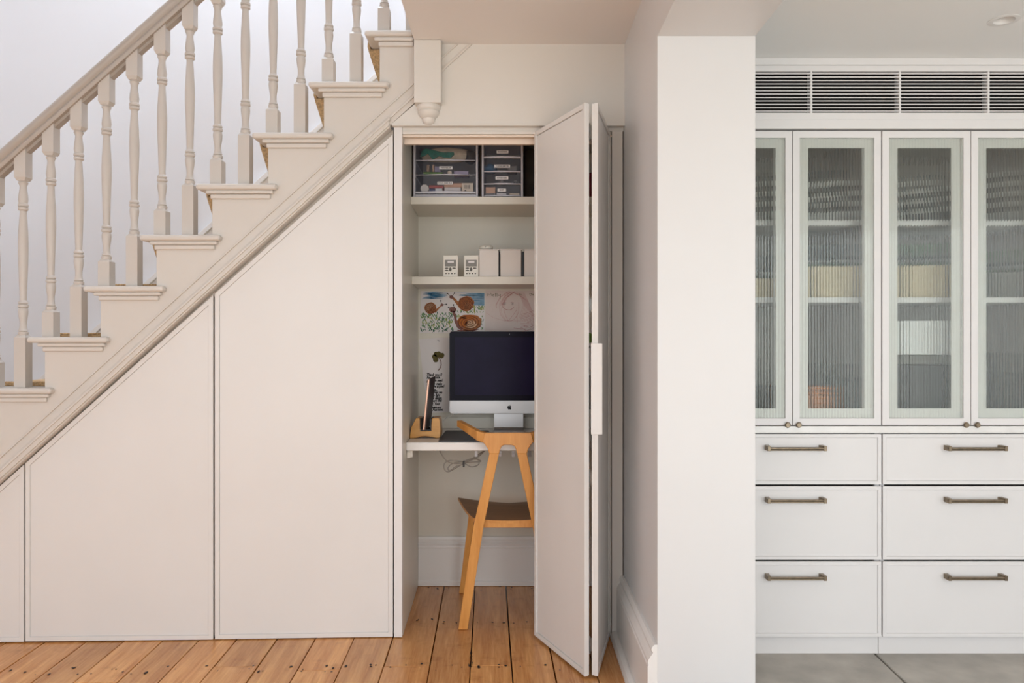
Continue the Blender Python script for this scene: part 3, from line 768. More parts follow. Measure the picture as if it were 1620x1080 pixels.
for k in range(14):
    y0 = 280 + k*20; stroke([(1610, y0+R.uniform(-20, 20)), (1540, y0+30), (1480, y0+60+R.uniform(-20, 10)), (1400, y0+70)], 2.5, 'pencil' if k % 3 else 'redpencil', 0.0004)
arc(1240, 240, 72, 52, 0.25, PI-0.15, 'redpencil', 4.5)
arc(1250, 250, 130, 190, -0.3, PI+.4, 'pencil', 3); arc(1260, 255, 118, 180, 0, PI, 'pencil', 2)
for (ex, ey) in ((1188, 212), (1290, 212)):
    arc(ex, ey, 16, 13, 0, 2*PI, 'greypencil', 3, 12, 1); blob(ex, ey, 4, 4, 'ink', 0.0008); stroke([(ex-22, ey-14), (ex, ey-22), (ex+22, ey-16)], 3, 'redpencil', .0006)
stroke([(1180, 280), (1200, 360), (1235, 430)], 3, 'pencil', .0005); stroke([(1350, 290), (1300, 360), (1245, 430)], 3, 'pencil', .0005); stroke([(1350, 260), (1356, 460)], 2.5, 'pencil', .0005)
stroke([(1180, 434), (1290, 432), (1400, 436)], 2.5, 'pencil', .0005)
stroke([(1310, 530), (1360, 536), (1420, 532), (1470, 560)], 4, 'snail' if False else 'redpencil', .0006); stroke([(1440, 500), (1520, 520), (1570, 500)], 4, 'redpencil', .0006)
stroke([(950, 330), (1040, 390), (1130, 420), (1230, 436)], 2, 'pencil', .0005)
# hand lettering: Molly, and the start of the next words
for pl in ([(965, 108), (972, 68), (990, 100), (1010, 66), (1018, 106)], [(1040, 86), (1030, 98), (1040, 112), (1052, 98), (1040, 86)], [(1068, 66), (1070, 114)], [(1088, 66), (1090, 114)],
           [(1104, 88), (1112, 106), (1136, 86)], [(1136, 86), (1130, 150)], [(1384, 78), (1390, 98)], [(1404, 82), (1408, 96), (1420, 96)],
           [(1520, 70), (1524, 104), (1546, 96), (1544, 78), (1520, 70)], [(1556, 84), (1552, 98), (1566, 100), (1568, 86), (1558, 82)]):
    stroke(pl, 6, 'olive', 0.0007)
q.build('pencil_lines', [M[n] for n in mats], dr)
# card with a pressed clover and hand lettered note
def cp5(x, y): return (X(655 + x/7.714, YW), Z(525 + y/7.714, YW))
S5 = 1/7.714/F*YW
cd = sheet('clover_card', [cp5(60, 90), cp5(310, 68), cp5(480, 72), cp5(480, 470), cp5(440, 980), cp5(210, 985), cp5(120, 640)], 'white card with a pressed brown clover and black brush lettering, left of the monitor', 'card', M['paper'])
for (x, y, r) in ((250, 300, 30), (265, 335, 34), (272, 270, 30), (300, 265, 28), (335, 288, 32), (345, 280, 26), (290, 290, 24)):
    a, b = cp5(x, y); MB().disc(a, b, r*S5, r*S5*1.05, YW-0.0006-r*1e-5, 0, 16, 0, 0.05).build('clover_leaf', M['clover'], cd)
MB().ribbon([cp5(*p) for p in ((300, 305), (328, 360), (332, 400), (318, 440), (296, 468))], 9*S5, YW-0.0012).build('clover_stem', M['snaildark'], cd)
MB().ribbon([cp5(*p) for p in ((285, 100), (310, 110))], 8*S5, YW-0.0006).build('pin_mark', M['greypencil'], cd)
lines = ['Thank you R', 'Re: ... a nice.', 'good we need', 'reality - make', 'now we argued', 'balance...', 'and when we', 'like to fight', 'about design', 'support that', 'Easy. Your', '& celebrant', 'so  Not now.']
yl = 520
for i, l in enumerate(lines):
    x0 = 150 if i == 0 else 152 + 2*i
    a, b = cp5(x0, yl + R.uniform(-3, 3))
    text(l, 0.0170 if i else 0.0190, a, b, YW-0.0007, M['ink'], cd, 'lettering', shear=0.35, align='LEFT', rot=R.uniform(-.03, .05), bold=0.0008, sx=0.72)
    yl += 36
# green picture further right, seen through the gap between the door leaves
gp = sheet('green_postcard', [(0.285, 0.98), (0.395, 0.98), (0.395, 1.165), (0.285, 1.165)], 'small green and black picture card seen through the gap between the folding leaves', 'card', M['paper'])
q = MB()
for k in range(40):
    x, z = R.uniform(.29, .385), R.uniform(0.985, 1.08); q.ribbon([(x, z), (x+R.uniform(-.008, .008), z+R.uniform(.004, .014))], .003, YW-.0004, 1)
q.disc(.345, 1.125, .030, .024, YW-.0005, 0); q.build('print', [M['greenpk'], M['ink']], gp)
sheet('striped_card', [(0.29, 0.80), (0.40, 0.80), (0.40, 0.955), (0.29, 0.955)], 'grey card pinned low on the wall behind the folding leaves', 'card', M['lcd'])

# ================================================================== COMPUTER
mx0, mx1 = -0.275, 0.253; ym = 3.40
mz0, mz1, mzc = Z(654, ym), Z(524, ym), Z(633.5, ym)
pc = thing('desktop_computer', 'all-in-one computer with a dark screen and silver chin on the desk', 'computer', ((mx0+mx1)/2, ym, zd))
def rr(x0, x1, z0, z1, r, corners=(1, 1, 1, 1)):
    P = []
    for (cx_, cz_, a0, on) in ((x0+r, z0+r, PI, corners[0]), (x1-r, z0+r, 1.5*PI, corners[1]), (x1-r, z1-r, 0, corners[2]), (x0+r, z1-r, .5*PI, corners[3])):
        if on:
            for i in range(5): a = a0 + PI/2*i/4; P.append((cx_+r*math.cos(a), cz_+r*math.sin(a)))
        else:
            sx = x0 if cx_ < (x0+x1)/2 else x1; sz = z0 if cz_ < (z0+z1)/2 else z1; P.append((sx, sz))
    return P
MB().prism(rr(mx0, mx1, mz0, mz1, 0.013), 'y', ym+0.001, ym+0.012).build('housing', M['alu'], pc, bevel=0.001)
mb = MB().prism(rr(mx0+.0005, mx1-.0005, mz0+.0005, mzc-.0003, 0.012, (1, 1, 0, 0)), 'y', ym-0.0012, ym+0.0008)
mb.build('chin', M['alu'], pc, bevel=0.0006, seg=1)
MB().prism(rr(mx0+.0005, mx1-.0005, mzc+.0003, mz1-.0005, 0.011, (0, 0, 1, 1)), 'y', ym-0.0015, ym+0.0008).build('bezel', M['bezel'], pc)
MB().box(mx0+0.024, mx1-0.024, ym-0.0019, ym-0.0016, mzc+0.024, mz1-0.026).build('screen', M['screen'], pc)
cm_ = MB(); cm_.disc((mx0+mx1)/2, mz1-0.012, .0022, .0022, ym-0.0021, 0); cm_.build('webcam', M['lcd'], pc)
lo = MB()   # fruit-shaped emblem with a bite and a leaf
lx0, lz0, s = (mx0+mx1)/2, Z(644.3, ym), 0.0098
ap = [(0, .62), (.25, .78), (.55, .80), (.82, .58), (.62, .42), (.52, .12), (.62, -.18), (.90, -.38), (.70, -.78), (.42, -1.02), (.12, -.92), (-.12, -.92), (-.42, -1.02), (-.72, -.72), (-.92, -.25), (-.95, .22), (-.78, .62), (-.45, .80), (-.2, .76)]
lo.add([(lx0+a*s, ym-0.0019, lz0+b*s*.95) for a, b in ap], [tuple(range(len(ap)))])
lf = [(0.02, .82), (.05, 1.10), (.22, 1.32), (.42, 1.38), (.42, 1.12), (.25, .90)]
lo.add([(lx0+a*s, ym-0.0019, lz0+b*s*.95) for a, b in lf], [tuple(range(len(lf)))])
lo.build('emblem', M['ink'], pc)
# pedestal stand: bent sheet, flared foot
sx0, sx1 = X(781.5, 3.415), X(828, 3.415)
fx0, fx1 = X(776, 3.27)+0.002, X(838, 3.27)-0.002
mb = MB()
sec = [(3.432, mz0+0.08, sx0, sx1), (3.428, mz0, sx0, sx1), (3.424, zd+0.014, sx0, sx1), (3.416, zd+0.006, sx0, sx1), (3.400, zd+0.004, sx0-.002, sx1+.002), (3.255, zd+0.004, fx0, fx1)]
top = [[(a, y, z+0.0) for a in (x0, x1)] for y, z, x0, x1 in sec]
rings = []
for i, (y, z, x0, x1) in enumerate(sec):
    t = 0.004; dy, dz = (0.006, 0) if i < 2 else ((0.004, -0.004) if i in (2,) else (0.0015, -0.0035))
    rings.append([(x0, y, z), (x1, y, z), (x1, y+dy, z+dz), (x0, y+dy, z+dz)])
mb.loft(rings).build('foot', M['stand_alu'], pc, bevel=0.0006, seg=1)
fixn(bpy.data.objects['foot'])
# keyboard
kb = thing('keyboard', 'slim silver keyboard with white keys in front of the monitor foot', 'keyboard', (-0.015, 3.17, zd))
MB().add([(-.155, 3.11, zd+.0003), (.125, 3.11, zd+.0003), (.125, 3.225, zd+.0003), (-.155, 3.225, zd+.0003), (-.155, 3.11, zd+.006), (.125, 3.11, zd+.006), (.125, 3.225, zd+.016), (-.155, 3.225, zd+.016)],
         [(0,3,2,1),(4,5,6,7),(0,1,5,4),(1,2,6,5),(2,3,7,6),(3,0,4,7)]).build('key_base', M['alu'], kb, bevel=0.0015)
ky = MB()
for r_ in range(6):
    n = 14 if r_ else 10
    for c_ in range(n):
        wk = 0.268/n; x0 = -.149 + c_*wk; y0 = 3.115 + r_*0.0178; z0 = zd+.0062 + (y0-3.11)*0.087
        ky.box(x0+.001, x0+wk-.001, y0+.001, y0+.0162, z0, z0+.0028)
o = ky.build('key', M['offwhite'], kb, bevel=0.0006, seg=1); o['kind'] = 'stuff'
# dark mat
mt = MB().prism(rr(-0.290, -0.100, 3.035, 3.385, 0.010), 'z', zd+.0002, zd+.0055)
tag(mt.build('desk_mat', M['slate'], bevel=0.0015), 'dark grey slate-coloured mat lying on the left half of the desk', 'desk mat')
# tablet stand
ts = thing('tablet_stand', 'honey wooden tablet stand with arched base and black slot on the desk', 'stand', (-0.355, 3.18, zd))
ys0, ys1 = 3.145, 3.235
def c6(x, y, d=ys0): return (X(640 + x/7.714, d), Z(640 + y/7.714, d))
left = [c6(60, 402), c6(52, 370), c6(80, 270), c6(140, 155), c6(185, 155), c6(190, 290), c6(205, 312), c6(300, 312), c6(318, 290), c6(335, 155), c6(418, 152), c6(432, 200), c6(438, 330), c6(432, 395), c6(395, 402)]
arch = [c6(340, 388), c6(285, 378), c6(240, 376), c6(200, 380), c6(150, 395)]
zmin = min(p[1] for p in left); 
Pst = [(max(p[0], XLf-0.004), p[1] - zmin + zd + .0004) for p in left + arch]
MB().prism(Pst, 'y', ys0, ys1).build('body', M['standwood'], ts, bevel=0.003, seg=3)
dzs = - zmin + zd + .0004
q = MB()
a0, a1 = c6(188, 160), c6(332, 312)
q.box(a0[0]+.001, a0[0]+.006, ys0-.001, ys1, a1[1]+dzs+.006, a0[1]+dzs); q.box(a1[0]-.006, a1[0]-.001, ys0-.001, ys1, a1[1]+dzs+.006, a0[1]+dzs)
q.box(a0[0]+.001, a1[0]-.001, ys0-.001, ys1, a1[1]+dzs+.0005, a1[1]+dzs+.006)
q.build('slot_lining', M['black'], ts, bevel=0.001)
# tablet standing in the slot
tb = thing('tablet', 'rose gold tablet standing on edge in the wooden stand', 'tablet', (-0.35, 3.2, a1[1]+dzs+.007))
zb_, zt_ = a1[1]+dzs+.0065, Z(600, 3.12)
def slab(x_b, x_t, w_, y0, y1, z0, z1):
    return MB().add([(x_b, y0, z0), (x_b+w_, y0, z0), (x_b+w_+.004, y1, z0), (x_b+.004, y1, z0), (x_t, y0, z1), (x_t+w_, y0, z1), (x_t+w_+.004, y1, z1), (x_t+.004, y1, z1)],
                    [(0,3,2,1),(4,5,6,7),(0,1,5,4),(1,2,6,5),(2,3,7,6),(3,0,4,7)])
slab(X(668.5, 3.12), X(676.5, 3.12), 0.0075, 3.12, 3.285, zb_, zt_).build('tablet_body', M['rose'], tb, bevel=0.002)
slab(X(668.5, 3.12)+.0077, X(676.5, 3.12)+.0077, 0.004, 3.124, 3.285, zb_, zt_+.006).build('tablet_cover', M['case'], tb, bevel=0.001)
# cables
def smooth_path(P, n=6):
    out = []
    for i in range(len(P)-1):
        p0 = Vector(P[max(0, i-1)]); p1 = Vector(P[i]); p2 = Vector(P[i+1]); p3 = Vector(P[min(len(P)-1, i+2)])
        for k in range(n):
            t = k/n
            out.append(tuple(0.5*((2*p1)+(-p0+p2)*t+(2*p0-5*p1+4*p2-p3)*t*t+(-p0+3*p1-3*p2+p3)*t**3)))
    out.append(tuple(P[-1])); return out
cp = [(X(px, d), d, Z(py, d)) for px, py, d in ((700, 668, 3.24), (706, 661, 3.32), (716, 656.5, 3.40), (724, 654, 3.44), (740, 652, 3.46))]
tag(MB().tube(smooth_path(cp), 0.0018, 8).build('charging_cable', M['wcable'], smooth=True), 'thin white charging cable running from the tablet stand behind the monitor', 'cable')
uc = thing('cable_bundle', 'grey cable bundle tied with a black strap hanging under the desk', 'cable', (X(735, 3.1), 3.1, Z(745, 3.1)))
def pth(L): return smooth_path([(X(px, 3.10), 3.10 + dy, Z(py, 3.10)) for px, py, dy in L])
q = MB()
q.tube(pth([(693, 708, .02), (697, 717, .01), (707, 729, 0), (720, 733, 0), (735, 731, 0), (752, 722, 0), (766, 713, .02), (772, 707, .03)]), 0.0024, 7)
q.tube(pth([(734, 730, .003), (720, 729, .004), (708, 729, .002), (702, 736, 0), (704, 743, -.002), (709, 746, 0), (718, 742, .002), (734, 733, .003), (748, 731, .003), (758, 731, .002), (755, 736, 0), (745, 738, 0), (734, 732, 0)]), 0.0023, 7)
q.tube(pth([(734, 734, -.003), (722, 737, -.004), (712, 744, -.002), (709, 740, 0), (716, 733, .002), (734, 729, -.004), (746, 725, -.002), (757, 722, .003), (768, 712, .02), (771, 707, .03)]), 0.0023, 7)
q.tube(pth([(734, 732, .006), (746, 727, .006), (754, 726, .004), (761, 730, 0)]), 0.0036, 7)
q.build('cable', M['cable'], uc, smooth=True)
MB().box(X(732.5, 3.1), X(735, 3.1), 3.088, 3.110, Z(738, 3.1), Z(728.5, 3.1)).build('cable_tie', M['black'], uc, bevel=0.001)

# ================================================================== CHAIR
ch = thing('desk_chair', 'honey oak desk chair with splayed legs and brown seat tucked under the desk', 'chair', (-0.015, 3.18, 0))
xc = -0.015
yb0, yb1 = 2.945, 2.969
def cy_(x, y, d=2.947): return (X(640 + x/7.714, d), Z(640 + y/7.714, d))
half = [(-0.099, .7585), (-0.055, .7585)]
P = [(xc-.100, Z(684.5, 2.947)), (xc+.087-.0+.013, Z(684.5, 2.947))]
ztp = Z(684.5, 2.947)
zlb = Z(703.5, 2.947); zleg = Z(716, 2.947)
mid = [( .034, zleg-.004), (.031, zleg+.010), (.024, zlb-.004), (.012, zlb), (-.012, zlb), (-.024, zlb-.004), (-.031, zleg+.010), (-.034, zleg-.004)]
Pc = [(-.088, ztp), (.088, ztp), (.098, zlb+.012), (.088, zlb+.002), (.0765, zleg+.014), (.072, zleg-.004)] + mid + [(-.072, zleg-.004), (-.0765, zleg+.014), (-.088, zlb+.002), (-.098, zlb+.012)]
MB().prism([(xc+a, b) for a, b in Pc], 'y', yb0, yb1).build('backrest', M['oak'], ch, bevel=0.003, seg=3)
for s in (-1, 1):
    # curved arm sweeping forward and outward over the desk edge
    pts = [(.085, 2.957, ztp, zlb+.006), (.112, 2.972, ztp+.005, zlb+.014), (.145, 3.018, ztp+.016, zlb+.031), (.172, 3.066, ztp+.024, zlb+.043), (.197, 3.118, ztp+.031, zlb+.051)]
    rings = []
    for i, (ax, ay, zt1_, zb1_) in enumerate(pts):
        b = pts[min(i+1, len(pts)-1)]; a = pts[max(i-1, 0)]
        t = Vector((b[0]-a[0], b[1]-a[1])).normalized(); n = Vector((t.y, -t.x))*0.0115
        rings.append([(xc+s*(ax+n.x), ay+n.y, zb1_), (xc+s*(ax-n.x), ay-n.y, zb1_), (xc+s*(ax-n.x), ay-n.y, zt1_), (xc+s*(ax+n.x), ay+n.y, zt1_)])
    o = MB().loft(rings).build('armrest', M['oak'], ch, bevel=0.003, seg=3); fixn(o)
    # rear leg running from the yoke to the floor
    def sq(cx0, cx1, y0, y1, z): return [(xc+s*cx0, y0, z), (xc+s*cx1, y0, z), (xc+s*cx1, y1, z), (xc+s*cx0, y1, z)]
    o = MB().loft([sq(.156, .192, 2.976, 3.000, 0.0006), sq(.094, .133, 2.960, 2.988, 0.40), sq(.0345, .0715, 2.9455, 2.969, zleg-.0035)]).build('leg', M['oak'], ch, bevel=0.0025, seg=2); fixn(o)
    o = MB().loft([sq(.196, .218, 3.405, 3.430, 0.0006), sq(.140, .168, 3.335, 3.368, 0.392)]).build('leg', M['oak'], ch, bevel=0.0025, seg=2); fixn(o)
    # side rail under the seat
    o = MB().loft([[(xc+s*.103, 2.992, .386), (xc+s*.125, 2.992, .386), (xc+s*.125, 2.992, .41), (xc+s*.103, 2.992, .41)],
                   [(xc+s*.142, 3.336, .386), (xc+s*.164, 3.336, .386), (xc+s*.164, 3.336, .41), (xc+s*.142, 3.336, .41)]]).build('seat_rail', M['oak'], ch, bevel=0.002); fixn(o)
MB().box(xc-.104, xc+.104, 2.993, 3.013, .388, .414).build('seat_rail', M['oak'], ch, bevel=0.003)
# dished plywood seat
NU, NV = 20, 14
def seat_pt(u, v, dz):
    wd = 0.135 + (0.218-0.135)*(v**0.9)
    y = 2.990 + 0.375*v - 0.030*(abs(u)**3)*v + 0.012*(abs(u)**3)*(1-v)
    z = .4175 + .020*(abs(u)**2.4)*(0.35+0.65*v) - 0.004*math.sin(PI*v) - (0.010*max(0, v-.8)/.2*(1-abs(u)) if v > .8 else 0)
    return (xc + u*wd, y, z + dz)
vs = [seat_pt(-1+2*i/NU, j/NV, 0) for j in range(NV+1) for i in range(NU+1)]
n = len(vs); vb = [(p[0], p[1], p[2]-0.011) for p in vs]
fs = []; W = NU+1
ms = []
for j in range(NV):
    for i in range(NU):
        a = j*W+i; fs.append((a, a+1, a+W+1, a+W)); fs.append((n+a, n+a+W, n+a+W+1, n+a+1))
edge = [i for i in range(W)] + [j*W+NU for j in range(1, NV+1)] + [NV*W+i for i in range(NU-1, -1, -1)] + [j*W for j in range(NV-1, 0, -1)]
for k in range(len(edge)):
    a, b = edge[k], edge[(k+1) % len(edge)]; fs.append((a, n+a, n+b, b))
mb = MB(); mb.add(vs+vb, fs)
mb.m = [0 if (k < 2*NU*NV and k % 2 == 0) else 1 for k in range(len(fs))]
o = mb.build('seat', [M['seat'], M['oak']], ch, smooth=True)
lab(o, 'dark brown seat top on honey oak')

# ================================================================== SHELF CONTENTS
def pbox(name, x0, x1, y0, y1, z0, z1, m, label, cat, group=None, bev=0.001, par=None):
    o = MB().box(x0, x1, y0, y1, z0, z1).build(name, m, par, bevel=bev)
    if par is None: tag(o, label, cat, group)
    return o
zs1 = 1.708 + 0.0003; zs2 = 1.381 + 0.0003
yf = 3.222
def drawers(name, label, x0, x1, z0, z1, splits, lip, tags_):
    t = thing(name, label, 'drawer unit', ((x0+x1)/2, yf, z0))
    b = MB(); w_ = 0.0085
    b.box(x0, x0+w_, yf, 3.49, z0, z1).box(x1-w_, x1, yf, 3.49, z0, z1).box(x0+w_, x1-w_, yf+.004, 3.49, z1-.004, z1).box(x0+w_, x1-w_, yf+.004, 3.49, z0, splits[0]+.0005)
    b.build('frame', M['frost'], t, bevel=0.0015)
    for i in range(len(splits)-1):
        za, zb2 = splits[i]+.002, splits[i+1]-.002
        xa_, xb2 = x0+w_+.001, x1-w_-.001
        d = MB().box(xa_, xb2, yf+.002, yf+.0045, za, zb2).box(xa_, xb2, yf+.0045, 3.47, za, za+.002).box(xa_, xa_+.002, yf+.0045, 3.47, za+.002, zb2-.006).box(xb2-.002, xb2, yf+.0045, 3.47, za+.002, zb2-.006)
        dd = d.build('drawer', M['clearp'], t)
        # wavy moulded lip along the bottom
        n = 12; P = []
        for k in range(n+1):
            u = k/n; P.append((xa_+(xb2-xa_)*u, za + lip[i] - 0.003*math.cos(2*PI*u)*0.5))
        MB().prism([(xa_, za), (xb2, za)] + P[::-1], 'y', yf-.003, yf+.0018).build('drawer_lip', M['frost'], dd, bevel=0.0008, seg=1)
        if tags_[i]:
            cx_, cz_, w2, s_ = tags_[i][1:5]
            l = MB().box(cx_-w2/2, cx_+w2/2, yf-.0006, yf+.0018, cz_-.0062, cz_+.0062).build('sticker', M['paper'], dd)
            text(tags_[i][0], s_, cx_, cz_, yf-.0009, M['ink'], dd, 'sticker_text', bold=0.0002)
    return t
def zr_(py): return Z(py, yf)
zA = [zs1+.014, zr_(278), zr_(255), zs1+.240]
drawers('drawer_tower', 'wide clear plastic unit of three drawers on the top shelf, left', X(654, yf)-.0, X(756, yf), zs1, zs1+.245, zA, [.010, .004, .004],
        [('COLD AND FLU', X(704, yf), zr_(289.5), .064, .0080), ('PAIN RELIEF', X(705.3, yf), zr_(265.5), .055, .0080), None])
zB = [zs1+.003, zr_(292.5), zr_(273), zr_(251), zs1+.240]
drawers('drawer_tower', 'narrow clear plastic unit of four labelled drawers on the top shelf', X(762, yf), X(827.5, yf), zs1, zs1+.245, zB, [.004, .005, .005, .008],
        [('BABY', X(793.8, yf), zr_(300.5), .036, .0078), ('BANDAGES', X(794, yf), zr_(281.5), .054, .0078), ('THERMOMETER', X(794.5, yf), zr_(262.8), .066, .0078), ('BANDAIDS', X(795, yf), zr_(240.2), .049, .0078)])
yi = 3.232
def X3(px): return X(px, yi)
zz0 = zA[0]+.0045; zz1 = zA[1]+.0045; zz2 = zA[2]+.0045
# bag of cotton in a teal wrapper
cb = thing('cotton_bag', 'bag of cream cotton wool with a teal printed wrapper in the top wide drawer', 'bag', (X3(700), 3.3, zz2))
q = MB(); NN = 14
def bumpy(cx_, cy2, cz_, rx, ry, rz, amp, seed, nu=18, nv=12):
    rr_ = random.Random(seed); ph = [rr_.uniform(0, 6.28) for _ in range(6)]; rings = []
    for j in range(nv+1):
        th = PI*j/nv; ring = []
        for i in range(nu):
            a = 2*PI*i/nu
            k = 1 + amp*(math.sin(3*a+ph[0])*math.sin(2*th+ph[1]) + .6*math.sin(5*a+ph[2]+2*th) + .4*math.sin(7*th+ph[3]+a))*math.sin(th)
            ring.append((cx_+rx*k*math.sin(th)*math.cos(a), cy2+ry*k*math.sin(th)*math.sin(a), cz_-rz*k*math.cos(th)))
        rings.append(ring)
    return rings
zmid = zz2 + .036
q.loft(bumpy(X3(705), 3.292, zmid, .105, .038, .033, .07, 3), caps=False)
q.build('cotton', M['cotton'], cb, smooth=True)
tp = [(664, 248.0), (667, 238), (673, 234), (684, 236), (700, 240), (718, 240), (718.5, 243.5), (712, 249), (703, 248), (694, 246), (684, 251), (676, 242), (670, 246)]
MB().prism([(X3(a), Z(b, yi)) for a, b in tp], 'y', 3.2385, 3.2500).build('wrapper', M['teal'], cb, bevel=0.002)
o = MB().loft(bumpy(X3(743), 3.30, zz2+.030, .028, .04, .029, .06, 9), caps=False).build('brown_pouch', M['darkbag'], smooth=True)
tag(o, 'small dark brown pouch at the right of the top wide drawer', 'pouch')
# middle drawer
pbox('packet', X3(674), X3(678), 3.258, 3.30, zz1+.0165, zz1+.050, M['brownpk'], 'slim kraft packet standing at the left of the middle wide drawer', 'packet')
pbox('packet', X3(683), X3(686), 3.258, 3.30, zz1+.0165, zz1+.050, M['salmon'], 'pale slim packet standing beside the lilac carton in the middle drawer', 'packet')
pbox('carton', X3(686.6), X3(695.5), 3.258, 3.30, zz1+.0165, zz1+.042, M['lilac'], 'small lilac carton standing in the middle wide drawer', 'carton')
o = MB().tube(smooth_path([(X3(670), 3.238, zz1+.0078), (X3(684), 3.238, zz1+.0078), (X3(700), 3.238, zz1+.0074)]), .0074, 10).build('ointment_tube', M['greenpk'], smooth=True)
tag(o, 'green ointment tube lying at the bottom of the middle wide drawer', 'tube')
o = MB().lathe([(.0, -.002), (.009, -.002), (.009, .004), (.004, .006), (0, .006)], (X3(711.5), 3.238, zz1+.0110), 14, axis='y').build('tape_reel', M['cream'], smooth=True)
tag(o, 'little cream tape reel in the middle wide drawer', 'tape')
pbox('blister_box', X3(718), X3(741), 3.234, 3.30, zz1+.0004, zz1+.018, M['lilac'], 'flat grey blister box in the middle wide drawer, right', 'box')
# bottom drawer
o = MB().lathe([(0, -.0015), (.0165, -.0015), (.0175, 0), (.0175, .03), (0, .03)], (X3(671.8), 3.231, zz0+.0205), 24, axis='y').build('round_tin', M['offwhite'], smooth=True)
tag(o, 'round white tin lid at the left of the bottom wide drawer', 'tin')
pbox('carton', X3(679), X3(688), 3.236, 3.30, zz0+.0004, zz0+.021, M['bluepk'], 'small dark blue carton in the bottom wide drawer', 'carton')
pbox('carton', X3(688.5), X3(699.5), 3.234, 3.30, zz0+.0004, zz0+.022, M['china'], 'small white carton with blue print in the bottom wide drawer', 'carton')
pbox('red_carton', X3(678.5), X3(701), 3.240, 3.31, zz0+.0236, zz0+.036, M['redpk'], 'flat red carton lying over the blue one in the bottom wide drawer', 'carton')
pbox('carton', X3(703), X3(729), 3.234, 3.31, zz0+.0004, zz0+.026, M['box'], 'long pale carton at the bottom of the bottom wide drawer', 'carton')
pbox('soft_packet', X3(701.5), X3(731), 3.237, 3.31, zz0+.0268, zz0+.046, M['salmon'], 'pale pink soft packet lying on the long carton', 'packet', bev=.005)
cb2 = thing('barcode_box', 'cream box with a barcode at the right of the bottom wide drawer', 'box', (X3(738.5), 3.26, zz0))
MB().box(X3(730.5), X3(748.5), 3.232, 3.30, zz0+.0004, zz0+.044).build('box_body', M['cream'], cb2, bevel=.001)
q = MB()
for k in range(9): q.box(X3(735)+k*.0028, X3(735)+k*.0028+R.choice([.0010, .0018]), 3.2312, 3.2319, zz0+.020, zz0+.036)
q.box(X3(735), X3(737.5), 3.2312, 3.2319, zz0+.010, zz0+.015)
q.build('barcode', M['button'], cb2)
# narrow unit contents
zb = [v+.0045 for v in zB]
o = MB().loft(bumpy(X3(775), 3.29, zb[2]+.024, .030, .04, .022, .05, 5), caps=False).build('blue_pouch', M['tealblue'], smooth=True)
tag(o, 'blue fabric pouch in the second drawer of the narrow unit', 'pouch')
o = MB().box(X3(803), X3(818), 3.237, 3.30, zb[2]+.0004, zb[2]+.030).build('grey_case', M['lcd'], bevel=.006, seg=3)
tag(o, 'rounded grey case at the right of the second narrow drawer', 'case')
for px, lb_ in ((793.7, 'middle'), (815.5, 'right')):
    o = MB().lathe([(.004, 0), (.0085, 0), (.0085, .006), (.004, .006)], (X3(px), 3.234, zb[1]+.0088), 16, axis='y', caps=False).build('bandage_roll', M['lcd'], smooth=True)
    tag(o, 'small grey roll at the %s of the third narrow drawer' % lb_, 'roll')
pbox('salmon_carton', X3(768.5), X3(783.5), 3.234, 3.30, zb[0]+.012, zb[0]+.038, M['salmon'], 'salmon carton at the left of the lowest narrow drawer', 'carton')
pbox('white_carton', X3(767.5), X3(784.2), 3.234, 3.30, zb[0]+.0004, zb[0]+.0115, M['lcd'], 'flat grey carton under the salmon one in the lowest narrow drawer', 'carton')
pbox('white_carton', X3(785.5), X3(801), 3.234, 3.30, zb[0]+.0004, zb[0]+.014, M['box'], 'small white carton in the middle of the lowest narrow drawer', 'carton')
pbox('white_carton', X3(806), X3(821.5), 3.234, 3.30, zb[0]+.0004, zb[0]+.013, M['cream'], 'small cream carton at the right of the lowest narrow drawer', 'carton')
# dark bag, and dark slabs added to stand in for shade in the gaps
o = MB().box(XLb+.0085, XLb+.0158, 3.24, 3.50, zs1, zs1+.235).build('shade_slab', M['darkbag'], bevel=.002); tag(o, 'dark slab standing in for the shade in the gap left of the wide drawer unit', 'shade_slab')
o = MB().box(X(757.4, yf)+.002, X(761.4, yf)-.001, 3.26, 3.48, zs1, zs1+.22).build('shade_slab', M['darkbag'], bevel=.001); tag(o, 'dark slab standing in for the shade between the two plastic drawer units', 'shade_slab')
bg_ = thing('dark_bag', 'dark brown fabric bag with black strap on the top shelf behind the folding leaf', 'bag', (.105, 3.42, zs1))
MB().box(.052, .165, 3.36, 3.50, zs1, zs1+.238).build('bag_body', M['darkbag'], bg_, bevel=.012, seg=3)
MB().tube(smooth_path([(.098, 3.352, zs1+.004), (.094, 3.346, zs1+.05), (.099, 3.35, zs1+.09), (.106, 3.356, zs1+.10)]), .005, 8).build('bag_strap', M['black'], bg_, smooth=True)
pbox('crimson_tin', .27, .375, 3.27, 3.40, zs1, zs1+.115, M['crimson'], 'crimson tin on the top shelf seen between the folding leaves', 'tin', bev=.004)
